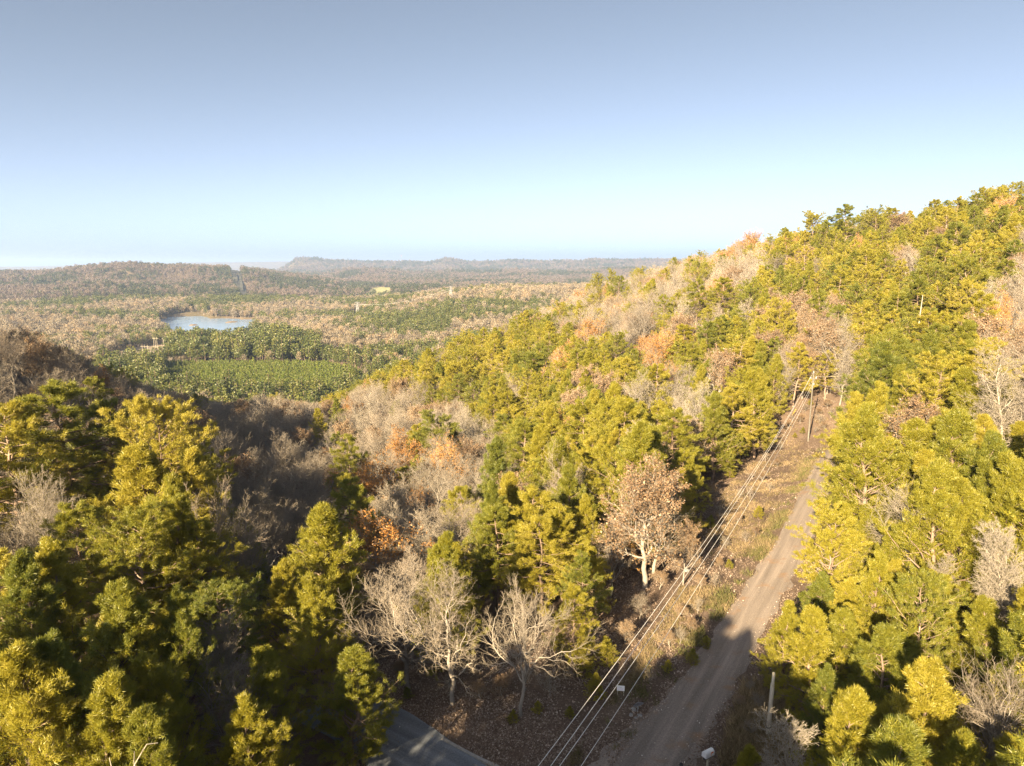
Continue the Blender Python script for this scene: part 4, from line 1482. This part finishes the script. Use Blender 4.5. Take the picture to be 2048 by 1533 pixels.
dish_v = dish_v @ rotm.T + np.array([0, 0, 0.62])
solid('reflector', [(dish_v, np.array(q_), np.zeros((0, 3), int))], M['dish'], do, True)
solid('mast', [cyl((0.02, 0.12, -0.1), (0, 0.1, 0.6), 0.03, 0.03, 8)], M['steel'], do)
arm_a = np.array([0, 0, -0.38]) @ rotm.T + np.array([0, 0, 0.62])
solid('feed_arm', [cyl(arm_a, arm_a + np.array([0.1, -0.35, 0.1]), 0.016, 0.012, 6)], M['steel'], do)
solid('feed_horn', [cyl(arm_a + np.array([0.1, -0.35, 0.08]), arm_a + np.array([0.06, -0.22, 0.18]), 0.05, 0.03, 8)], M['steel'], do)

def rock(name, p, s, lab, grp):
    rg = np.random.default_rng(int(abs(p[0] * 100)) + 1)
    vs_, q_ = [], []
    for i in range(7):
        ph = PI * i / 6
        for j in range(10):
            a = 2 * PI * j / 10
            v = np.array([math.sin(ph) * math.cos(a), math.sin(ph) * math.sin(a) * 0.8, math.cos(ph) * 0.6])
            vs_.append(v * (1 + 0.25 * (fbm(np.array([v[0] * 2 + s * 9]), np.array([v[1] * 2 + v[2] * 3]), 3)[0] - 0.5) * 2) * s)
    for i in range(6):
        for j in range(10):
            q_.append((i * 10 + j, i * 10 + (j + 1) % 10, (i + 1) * 10 + (j + 1) % 10, (i + 1) * 10 + j))
    o = link(name, mesh_from(name, np.array(vs_), [np.array(q_)], [M['rock']], shade=True))
    o.location = (p[0], p[1], p[2] + 0.15 * s)
    o.rotation_euler = (0, 0, rg.uniform(0, 6))
    tag(o, lab, 'rock', grp)
for px, py, s, lab in ((1267, 1425, 0.22, 'pale rock touching the left foot of the satellite dish'), (1262, 1434, 0.17, 'small white rock below the satellite dish'), (1279, 1436, 0.20, 'dark grey rock below and right of the satellite dish'),
                       (1271, 1441, 0.14, 'lowest small rock below the satellite dish'), (1373, 1143, 0.35, 'grey rock in the leaves beside the far power line clearing'), (1330, 1118, 0.3, 'grey rock at the foot of the purplish tree')):
    rock('rock', hit(px, py)[0], s, lab, 'rocks in the clearing')

# mailbox with an orange flag, and the black cap of its neighbour
mb, mr_ = hit(1414, 1552)
mo = empty('mailbox', (mb[0], mb[1], mb[2]), math.radians(-58))
tag(mo, 'white arched mailbox with orange flag at the gravel road edge', 'mailbox')
arch = [(-0.17, 0), (-0.17, 0.17)] + [(0.17 * math.cos(a), 0.17 + 0.17 * math.sin(a)) for a in np.linspace(PI, 0, 9)[1:-1]] + [(0.17, 0.17), (0.17, 0)]
na_ = len(arch)
mv = np.array([(a, y, 1.12 + b) for y in (-0.32, 0.32) for a, b in arch])
mq = np.array([(j, (j + 1) % na_, na_ + (j + 1) % na_, na_ + j) for j in range(na_)])
mt = np.array([(0, j, j + 1) for j in range(1, na_ - 1)] + [(na_, na_ + j + 1, na_ + j) for j in range(1, na_ - 1)])
solid('body', [(mv, mq, mt)], M['white'], mo)
dv = mv.copy()[:na_] * np.array([0.94, 1, 1]) + np.array([0, -0.012, 0.0])
solid('door', [(np.vstack([dv, dv + np.array([0, -0.012, 0])]), mq, np.array([(na_, na_ + j + 1, na_ + j) for j in range(1, na_ - 1)]))], M['white'], mo)
solid('flag', [box((0.185, 0.12, 1.36), (0.012, 0.16, 0.09)), box((0.185, 0.04, 1.30), (0.012, 0.03, 0.2))], M['orange_paint'], mo)
solid('post', [box((0, 0, 0.5), (0.1, 0.1, 1.25))], M['palepole'], mo)
solid('newspaper_tube', [cyl((0.0, -0.3, 1.02), (0.0, 0.25, 1.02), 0.09, 0.09, 10)], M['black'], mo, True)
kb, _ = hit(1361, 1560)
ko = empty('marker_post', kb)
tag(ko, 'black rounded post top at the bottom edge left of the mailbox', 'post')
solid('post', [cyl((0, 0, -0.3), (0, 0, 0.75), 0.06, 0.06, 10)], M['black'], ko, True)
solid('cap', [cyl((0, 0, 0.75), (0, 0, 0.84), 0.11, 0.09, 12), cyl((0, 0, 0.84), (0, 0, 0.9), 0.09, 0.03, 12)], M['black'], ko, True)

# pale concrete edge strip along the asphalt road
ka = []
for px, py in ((884, 1479), (905, 1490), (930, 1504), (955, 1517), (982, 1530), (1010, 1543)):
    ka.append(on_plane(px, py, ROAD_Z)[:2])
ka = cat_rom(ka, 6)
kd = np.gradient(ka, axis=0); kd /= np.linalg.norm(kd, axis=1)[:, None]
kn = np.column_stack([-kd[:, 1], kd[:, 0]]) * 0.09
kz = ground(ka[:, 0], ka[:, 1])
n_k = len(ka)
kv = np.concatenate([np.column_stack([ka - kn, kz - 0.05]), np.column_stack([ka - kn, kz + 0.15]), np.column_stack([ka + kn, kz + 0.15]), np.column_stack([ka + kn, kz - 0.05])])
i_ = np.arange(n_k - 1)
kq = np.concatenate([np.stack([a * n_k + i_, a * n_k + i_ + 1, b * n_k + i_ + 1, b * n_k + i_], -1) for a, b in ((0, 1), (1, 2), (2, 3))])
tag(link('kerb', mesh_from('kerb', kv, [kq], [M['kerb']])), kind='structure')

# fallen logs round the pole and at the wood's edge
for k, (xa, ya, xb, yb, rad, lab) in enumerate(((1596, 783, 1630, 780, 0.11, 'pale fallen log left of the utility pole top'), (1646, 800, 1672, 808, 0.08, 'fallen stem right of the utility pole'),
                                                (1478, 902, 1512, 886, 0.12, 'fallen log at the wood edge left of the clearing'), (1552, 852, 1566, 862, 0.10, 'grey stump log beside the power lines'), (1545, 862, 1575, 880, 0.08, 'thin fallen branch beside the power lines'),
                                                (1600, 830, 1640, 812, 0.07, 'thin fallen stem in front of the utility pole'), (1440, 1010, 1470, 990, 0.08, 'thin fallen stem in the sun streaks left of the power lines'))):
    a, _ = hit(xa, ya); b, _ = hit(xb, yb)
    if np.linalg.norm(a - b) > 9:
        b = a + (b - a) * 9 / np.linalg.norm(a - b)
        b[2] = gz(b[0], b[1])
    a = a + np.array([0, 0, rad * 1.2]); b = b + np.array([0, 0, rad * 1.6])
    m_ = (a + b) / 2; m_[2] = max(m_[2], gz(m_[0], m_[1]) + rad * 0.6)
    V, Q = tubes(np.array([[a, m_, b]]), np.array([[rad, rad * 0.85, rad * 0.5]]), 8)
    o = link('fallen_log', mesh_from('fallen_log', V - a, [Q, np.array([(0, j, j + 1) for j in range(1, 7)])], [M['deadwood']], shade=True))
    o.location = a
    tag(o, lab, 'log', 'fallen logs')

# shrubs and saplings in the clearing
SHRUB_W = {'brown': 'brown leafy shrub', 'bare': 'leafless twiggy shrub', 'green': 'small green cedar bush'}
shr = []
srg = np.random.default_rng(77)
for px, py, kind, h in ((1395, 1230, 'bare', 1.6), (1410, 1300, 'green', 1.1), (1385, 1335, 'green', 1.3), (1360, 1290, 'bare', 1.5), (1335, 1350, 'green', 1.0), (1360, 1240, 'brown', 1.3), (1430, 1180, 'bare', 1.5), (1460, 1140, 'green', 1.0), (1300, 1370, 'bare', 1.2),
                        (1190, 1400, 'green', 1.8), (1170, 1360, 'green', 2.4), (1215, 1340, 'green', 2.2), (1250, 1290, 'brown', 2.0), (1280, 1240, 'bare', 2.4), (1075, 1430, 'green', 0.9), (1140, 1440, 'green', 0.8), (1025, 1452, 'green', 0.9), (1320, 1180, 'brown', 1.8), (1350, 1130, 'bare', 1.8), (1420, 1060, 'green', 1.6), (1500, 1000, 'bare', 1.8), (1515, 1040, 'green', 1.6), (1490, 1090, 'bare', 1.6), (1525, 965, 'brown', 1.5),
                        (1560, 905, 'bare', 1.8), (1590, 880, 'green', 1.0), (1600, 850, 'brown', 1.8), (1640, 850, 'bare', 2.2), (1655, 820, 'brown', 2.0), (1590, 800, 'bare', 2.4), (1620, 815, 'green', 1.4), (1660, 790, 'bare', 2.2), (1460, 960, 'green', 2.2), (1420, 1000, 'brown', 2.0), (1440, 1040, 'bare', 2.0),
                        (1575, 860, 'brown', 1.6), (1585, 845, 'bare', 1.8), (1605, 870, 'green', 1.2), (1630, 870, 'bare', 1.6), (1650, 860, 'brown', 1.5), (1635, 835, 'brown', 1.7), (1660, 840, 'bare', 2.0), (1610, 828, 'bare', 2.0), (1545, 900, 'brown', 1.5), (1530, 925, 'bare', 1.7), (1555, 935, 'brown', 1.3), (1505, 960, 'brown', 1.6), (1480, 1000, 'bare', 1.6), (1540, 985, 'bare', 1.4), (1475, 1050, 'brown', 1.5), (1450, 1100, 'bare', 1.6), (1510, 1075, 'brown', 1.2), (1440, 1140, 'brown', 1.3), (1400, 1180, 'brown', 1.4), (1380, 1270, 'brown', 1.3), (1340, 1300, 'brown', 1.4), (1500, 1480, 'bare', 1.3), (1480, 1420, 'brown', 1.0), (1515, 1430, 'bare', 1.5), (1500, 1390, 'bare', 1.2), (800, 1370, 'brown', 1.6), (830, 1330, 'bare', 2.4), (870, 1350, 'brown', 1.8), (900, 1390, 'bare', 1.4), (960, 1400, 'brown', 1.5), (1005, 1400, 'brown', 1.8), (1100, 1400, 'bare', 2.0), (1130, 1360, 'brown', 1.6), (815, 1400, 'green', 0.9), (545, 1500, 'bare', 2.4), (700, 1480, 'green', 2.0), (720, 1510, 'bare', 1.4)):
    p, r = hit(px, py)
    shr.append((px, py, kind, h, p))
for kind in SHRUB_W:
    l = sorted([s_ for s_ in shr if s_[2] == kind], key=lambda s_: s_[0])
    for k, (px, py, kd_, h, p) in enumerate(l):
        src = {'brown': OAKS['brown'], 'bare': BARES['spread'], 'green': PINES['cone']}[kind]
        pr2 = src[k % len(src)]
        o = empty('shrub', (p[0], p[1], p[2]), srg.uniform(0, 6.28))
        s0 = h / pr2.h
        o.scale = (s0 * 1.5, s0 * 1.5, s0) if kind != 'bare' else (s0 * 1.2, s0 * 1.2, s0)
        where = 'by the asphalt road' if px < 850 else ('at the road corner' if px < 1160 and py > 1340 else ('by the bleached pole' if px > 1470 and py > 1380 else ('near the utility pole' if py < 900 else 'along the power line clearing')))
        tag(o, None, 'shrub', 'shrubs in the clearing')
        o['_w'] = where
        link('stems', pr2.trunk, o); link('foliage', pr2.crown, o)
        o['_x'] = px
cnt = {}
for o in [o for o in bpy.data.objects if o.name.startswith('shrub')]:
    nm = o.children[1].data.materials[-1].name
    kind = 'brown leafy shrub' if 'oak' in nm else ('low green pine bush' if 'needle' in nm else 'leafless twiggy shrub')
    cnt.setdefault((kind, o['_w']), []).append(o)
for (kind, w), l in cnt.items():
    l.sort(key=lambda o: o['_x'])
    for k, o in enumerate(l):
        o['label'] = (f'only {kind} {w}' if len(l) == 1 else f'{ORD[k]} {kind} from the left {w}')
        del o['_w']; del o['_x']

# dead snag with a pale trunk on the right slope
sg, sgr = hit(1828, 742)
top_ = at_r(1838, 590, sgr)
so = empty('dead_tree', sg)
tag(so, 'tall pale dead trunk with broken stubs on the right slope', 'dead tree')
H_ = top_[2] - sg[2]
solid('trunk', [cyl((0, 0, -0.5), (0.08, 0, H_ * 0.7), 0.19, 0.11, 8, 4), cyl((0.08, 0, H_ * 0.7), (0.25, 0, H_), 0.11, 0.05, 7, 3)], M['pale'], so, True)
for k in range(9):
    zz = H_ * (0.25 + 0.08 * k); a = k * 2.4
    solid('broken_branch', [cyl((0.04, 0, zz), (0.04 + 1.1 * math.cos(a), 1.1 * math.sin(a), zz + 0.35), 0.05, 0.02, 5)], M['pale'], so, True)

# ------------------------------------------------------------------ leaf litter, grass
def litter_mat(name, stops, rough=0.9):
    m, nt, out = new_mat(name)
    at = nt.nodes.new('ShaderNodeAttribute'); at.attribute_name = 'tint'
    r = ramp(nt, stops)
    nt.links.new(at.outputs['Fac'], r.inputs[0])
    d = nt.nodes.new('ShaderNodeBsdfDiffuse'); nt.links.new(r.outputs[0], d.inputs[0])
    nt.links.new(d.outputs[0], out.inputs[0])
    return m
M['litter'] = litter_mat('fallen_leaves', [(0.0, (0.10, 0.070, 0.052)), (0.35, (0.20, 0.148, 0.115)), (0.7, (0.34, 0.272, 0.22)), (0.9, (0.54, 0.47, 0.41)), (1.0, (0.72, 0.66, 0.60))])
M['grass'] = litter_mat('dry_grass', [(0.0, (0.07, 0.08, 0.03)), (0.3, (0.12, 0.115, 0.045)), (0.6, (0.17, 0.13, 0.075)), (1.0, (0.31, 0.235, 0.135))])
lrg = np.random.default_rng(21)
nL = 420000
lr_ = np.exp(lrg.uniform(math.log(27), math.log(150), nL))
la_ = np.radians(lrg.uniform(-16, 31, nL))
lx, ly = lr_ * np.sin(la_), lr_ * np.cos(la_)
lz = ground(lx, ly)
lpx, lpy = project(np.column_stack([lx, ly, lz]))
WIDE = [(640, 1700), (700, 1420), (760, 1250), (900, 1230), (1150, 1250), (1240, 1130), (1330, 980), (1420, 860), (1520, 700), (1720, 680), (1720, 900), (1660, 1060), (1560, 1260), (1560, 1480), (1560, 1700)]
vis = in_poly(lpx, lpy, WIDE)
lx, ly, lz, lpx, lpy = (v[vis] for v in (lx, ly, lz, lpx, lpy))
rdl = np.full(len(lx), 99.0)
def line_dist(c, x, y):
    cc = c[::3]
    out = np.empty(len(x))
    for i in range(0, len(x), 20000):
        s = slice(i, i + 20000)
        out[s] = np.sqrt(((x[s, None] - cc[None, :, 0]) ** 2 + (y[s, None] - cc[None, :, 1]) ** 2).min(1))
    return out
dg = line_dist(gravel_c, lx, ly)
da = line_dist(asphalt_c, lx, ly)
on_g = dg < 1.7
on_a = da < 2.4
pk = np.where(on_g, 0.016 + 0.25 * smooth(1.1, 1.7, dg), np.where(on_a, 0.004, 0.85))
patch = fbm(lx / 2.2, ly / 2.2, 3)
pk = np.where(on_g | on_a, pk, pk * (0.25 + 1.5 * smooth(0.35, 0.6, patch)))
k_ = lrg.random(len(lx)) < pk
lx, ly, lz, on_g, on_a = (v[k_] for v in (lx, ly, lz, on_g, on_a))
nl_ = min(len(lx), 150000)
lx, ly, lz, on_g, on_a = (v[:nl_] for v in (lx, ly, lz, on_g, on_a))
print('litter leaves', nl_)
c_ = np.column_stack([lx, ly, lz + np.where(on_g | on_a, 0.10, lrg.uniform(0.01, 0.09, nl_))])
th = lrg.uniform(0, 2 * PI, nl_)
a_ = np.column_stack([np.cos(th), np.sin(th), lrg.normal(0, 0.35, nl_)])
b_ = np.column_stack([-np.sin(th), np.cos(th), lrg.normal(0, 0.35, nl_)])
sz = lrg.uniform(0.03, 0.068, (nl_, 1)) * np.where(on_g | on_a, 0.7, 1.0)[:, None] * (1 + 0.006 * np.hypot(lx, ly)[:, None])
V = np.stack([c_ - a_ * sz, c_ - b_ * sz * 0.6, c_ + a_ * sz, c_ + b_ * sz * 0.6], 1).reshape(-1, 3)
me = mesh_from('leaf_litter', V, [np.arange(nl_ * 4).reshape(-1, 4)], [M['litter']])
tn = np.clip(lrg.beta(1.6, 2.2, nl_) * 0.85 + np.where(on_g | on_a, 0.25, 0), 0, 1)
add_tint(me, np.repeat(tn, 4))
tag(link('leaf_litter', me), 'brown and bleached fallen leaves strewn over the road corner and clearing', 'fallen leaves', kind='stuff')

nG = 230000
gr_ = np.exp(lrg.uniform(math.log(28), math.log(135), nG))
ga_ = np.radians(lrg.uniform(-4, 31, nG))
x, y = gr_ * np.sin(ga_), gr_ * np.cos(ga_)
z = ground(x, y)
px, py = project(np.column_stack([x, y, z]))
dg = line_dist(gravel_c, x, y); da = line_dist(asphalt_c, x, y)
GRASS = [(1130, 1533), (1200, 1430), (1290, 1280), (1400, 1110), (1450, 980), (1540, 880), (1640, 800), (1700, 860), (1640, 1000), (1560, 1130), (1480, 1260), (1400, 1370), (1300, 1480), (1230, 1533)]
VERGE = [(1440, 1533), (1470, 1440), (1490, 1370), (1570, 1380), (1570, 1533)]
inz = in_poly(px, py, GRASS); inv = in_poly(px, py, VERGE)
pt = fbm(x / 2.6 + 9, y / 2.6, 3)
edge = np.exp(-((dg - 2.6) / 1.1) ** 2)
pr = np.where(inv, 0.9, np.where(inz, 0.75 * smooth(0.38, 0.6, pt) + 0.4 * edge * smooth(0.35, 0.6, pt), 0)) * (dg > 1.8) * (da > 2.5)
k_ = lrg.random(nG) < pr
x, y, z, inv, edge, pt = (v[k_] for v in (x, y, z, inv, edge, pt))
n = min(len(x), 48000)
x, y, z, inv, edge, pt = (v[:n] for v in (x, y, z, inv, edge, pt))
print('grass tufts', n)
O = np.column_stack([x, y, z])
V, Q, _t = blades(lrg, O, np.tile(np.array([[0, 0, 1.0]]), (n, 1)), 4, 0.40, 0.035, 0.8, 0.10)
hsc = np.repeat(np.where(inv, 1.7, 0.8 + 0.5 * edge), 12)
Vb = np.repeat(O, 12, 0)
V = Vb + (V - Vb) * hsc[:, None]
me = mesh_from('grass', V, [Q], [M['grass']])
tn = np.clip(np.where(inv, 0.75, 0.55 - 0.30 * edge + 1.2 * (pt - 0.5)) + lrg.normal(0, 0.16, n), 0, 1)
add_tint(me, np.repeat(tn, 12))
tag(link('grass', me), 'tufts of tan and green grass on the road verges and clearing', 'grass', kind='stuff')

# ------------------------------------------------------------------ pylons and poles in the valley
def frame_pole(lst, lab, arm=True, name='transmission_pole', rad=0.17):
    pts = [(hit(px, yb, 430)[0], yt, px) for px, yt, yb in lst]
    o = empty(name, pts[0][0])
    base = pts[0][0]
    tops = []
    for p, yt, px in pts:
        zt = at_r(px, yt, math.hypot(p[0], p[1]))[2]
        rel = p - base
        solid('pole', [cyl(rel + np.array([0, 0, -1.0]), rel + np.array([0, 0, zt - p[2]]), rad, rad * 0.7, 6)], M['palepole'], o)
        tops.append(rel + np.array([0, 0, zt - p[2]]))
    if arm:
        a, b = tops[0], tops[-1]
        d = (b - a) if len(tops) > 1 else np.array([1.0, 0, 0])
        d = d / (np.linalg.norm(d) + 1e-6)
        m_ = min(a[2], b[2]) - 2.0
        a2 = a - d * 2.2; b2 = b + d * 2.2
        a2[2] = b2[2] = m_
        solid('crossarm', [cyl(a2, b2, rad * 0.7, rad * 0.7, 5)], M['palepole'], o)
    tag(o, lab, 'power pole', 'wooden transmission poles in the valley')
frame_pole([(262, 699, 716), (267.5, 699, 716)], 'two-legged pole frame in the bare strip, nearest the valley woods')
frame_pole([(285, 690, 704), (290, 690, 704), (295.5, 690, 704)], 'three-legged pole frame in the middle of the bare strip')
frame_pole([(308.5, 674, 698), (311.5, 674, 698), (315, 674, 698)], 'tall three-legged pole frame left of the four-legged one')
frame_pole([(328, 675, 698), (332.5, 675, 698), (336, 675, 698), (339.5, 675, 698)], 'tall four-legged pole frame below the lake')
frame_pole([(323, 692, 704), (329.5, 692, 704)], 'short two-legged pole frame at the foot of the tall ones')
frame_pole([(353, 679, 694)], 'single pole right of the tall frames below the lake')
frame_pole([(390, 668, 688), (398, 671, 689)], 'left white pole frame among the pines in front of the lake')
frame_pole([(405, 669, 688), (414, 669, 688)], 'right white pole frame among the pines in front of the lake')
frame_pole([(208, 714, 730), (214, 714, 730), (220, 714, 730)], 'three-legged pole frame at the near end of the bare strip')
frame_pole([(147, 656, 672), (151, 656, 672)], 'distant two-legged pole frame far left in the valley')
frame_pole([(194.5, 646, 658), (199, 646, 658)], 'distant two-legged pole frame left of the lake')
frame_pole([(605, 648, 664), (611, 648, 664)], 'two-legged pole frame in the woods right of the lake')
frame_pole([(873, 594, 610)], 'single pole in the woods left of the farther lattice pylon')

def lattice(px, yt, yb, lab):
    p, r = hit(px, yb, 430)
    H = at_r(px, yt, r)[2] - p[2]
    o = empty('lattice_pylon', p, 0.5)
    w0, w1 = H * 0.13, H * 0.025
    def corner(i, t):
        w = w0 + (w1 - w0) * min(1, t / 0.8)
        sx, sy = ((1, 1), (-1, 1), (-1, -1), (1, -1))[i]
        return np.array([sx * w, sy * w, t * H])
    for i in range(4):
        solid('leg', [cyl(corner(i, -0.03), corner(i, 0.8), 0.30, 0.25, 5), cyl(corner(i, 0.8), corner(i, 1.0), 0.25, 0.2, 5)], M['steel'], o)
    lv_ = [0, 0.2, 0.38, 0.54, 0.68, 0.8]
    for k in range(len(lv_) - 1):
        for i in range(4):
            j = (i + 1) % 4
            solid('brace', [cyl(corner(i, lv_[k]), corner(j, lv_[k + 1]), 0.14, 0.14, 4), cyl(corner(j, lv_[k]), corner(i, lv_[k + 1]), 0.14, 0.14, 4)], M['steel'], o)
    for t, L in ((0.74, 0.17), (0.84, 0.22), (0.95, 0.15)):
        for sgn in (-1, 1):
            solid('arm', [cyl((0, 0, t * H), (sgn * L * H, 0, t * H), 0.28, 0.16, 5), cyl((0, 0, t * H + H * 0.05), (sgn * L * H, 0, t * H), 0.16, 0.12, 4)], M['steel'], o)
    tag(o, lab, 'pylon', 'lattice pylons')
    return p, H
pa, Ha = lattice(716, 604, 640, 'nearer lattice pylon on a bare knoll right of the lake')
pc, Hc = lattice(902, 573, 608, 'farther lattice pylon on the wooded rise, smaller than the first')
for k, (t, s_, lab) in enumerate(((0.84, -1, 'left long cable slung between the two lattice pylons'), (0.84, 1, 'right long cable slung between the two lattice pylons'))):
    cable('pylon_cable', np.array(pa) + np.array([s_ * 0.2 * Ha * math.cos(0.5), s_ * 0.2 * Ha * math.sin(0.5), t * Ha]), np.array(pc) + np.array([s_ * 0.2 * Hc * math.cos(0.5), s_ * 0.2 * Hc * math.sin(0.5), t * Hc]), 9.0, 0.05, lab, 'cables between pylons', 24)

mp_ = at_r(803, 527, 7700)
mz = gz(mp_[0], mp_[1])
mo_ = empty('radio_mast', (mp_[0], mp_[1], mz))
tag(mo_, 'thin radio mast on the far blue ridge', 'mast')
mh = at_r(803, 512, 7700)[2] - mz
solid('mast', [cyl((0, 0, -2), (0, 0, mh), 1.6, 1.0, 5)], M['steel'], mo_)
solid('beacon', [cyl((0, 0, mh), (0, 0, mh + 4), 1.8, 1.8, 5)], M['orange_paint'], mo_)

# islets in the lake, meadow beyond it, soil of the bare strip
def drape(name, poly_px, mat, lift, r0=430, n=26):
    xs = [p[0] for p in poly_px]; ys = [p[1] for p in poly_px]
    P = np.array([hit(a, b, r0)[0][:2] for a, b in poly_px])
    c = P.mean(0)
    vs_, q_ = [], []
    m = 6
    edge_ = cat_rom(np.vstack([P, P[:1]]), 5)[:-1]
    ne = len(edge_)
    for i in range(m + 1):
        for p in edge_:
            vs_.append(c + (p - c) * (i / m))
    for i in range(m):
        for j in range(ne):
            q_.append((i * ne + j, i * ne + (j + 1) % ne, (i + 1) * ne + (j + 1) % ne, (i + 1) * ne + j))
    vs_ = np.array(vs_)
    zz = ground(vs_[:, 0], vs_[:, 1]) + lift
    o = link(name, mesh_from(name, np.column_stack([vs_, zz]), [np.array(q_)], [mat], shade=True))
    tag(o, kind='structure')
M['meadow'] = plain_mat('pale_pasture', (0.22, 0.23, 0.07), (0.34, 0.31, 0.14), 0.012)
M['strip'] = plain_mat('mown_strip_soil', (0.17, 0.14, 0.10), (0.28, 0.22, 0.15), 0.05)
drape('meadow', FIELD_PX, M['meadow'], 3.0, 1500)
M['cut'] = plain_mat('cleared_strip_painted_shade', (0.040, 0.042, 0.030), (0.075, 0.070, 0.045), 0.02)  # dark tone paints in the shade lying along the power-line cut
drape('shaded_cleared_strip', [(457, 541), (472, 541), (483, 560), (497, 590), (483, 590), (466, 562)], M['cut'], 2.0, 2000)
drape('bare_strip', ROW_CLEAR, M['strip'], 0.6)
for k, (px, py, w_, l_) in enumerate(((462, 645, 11, 20), (386, 651, 8, 12))):
    p = on_plane(px, py, LAKE_Z)
    vs_, q_ = [], []
    for i in range(6):
        for j in range(16):
            a = 2 * PI * j / 16
            q = 1 - i / 5
            vs_.append((w_ * q * math.cos(a) * (1 + 0.2 * math.sin(3 * a)), l_ * q * math.sin(a), 2.6 * (1 - q ** 2) - 0.5))
    for i in range(5):
        for j in range(16):
            q_.append((i * 16 + j, i * 16 + (j + 1) % 16, (i + 1) * 16 + (j + 1) % 16, (i + 1) * 16 + j))
    o = link('islet', mesh_from('islet', np.array(vs_), [np.array(q_)], [M['dirt']], shade=True))
    o.location = p
    tag(o, kind='structure')

# haze: one closed box of thin pale air
hz_v = np.array([(x, y, z) for z in (LAKE_Z - 80, CAM_Z + 190) for y in (-27000, 27000) for x in (-27000, 27000)], float)
hq = np.array([(0, 2, 3, 1), (4, 5, 7, 6), (0, 1, 5, 4), (2, 6, 7, 3), (0, 4, 6, 2), (1, 3, 7, 5)])
hm, hnt, hout = new_mat('haze')
pv = hnt.nodes.new('ShaderNodeVolumePrincipled')
pv.inputs['Density'].default_value = 8e-5
pv.inputs['Color'].default_value = (0.46, 0.64, 1.0, 1)
pv.inputs['Anisotropy'].default_value = 0.2
hnt.links.new(pv.outputs[0], hout.inputs['Volume'])
tag(link('haze', mesh_from('haze', hz_v, [hq], [hm])), kind='stuff')
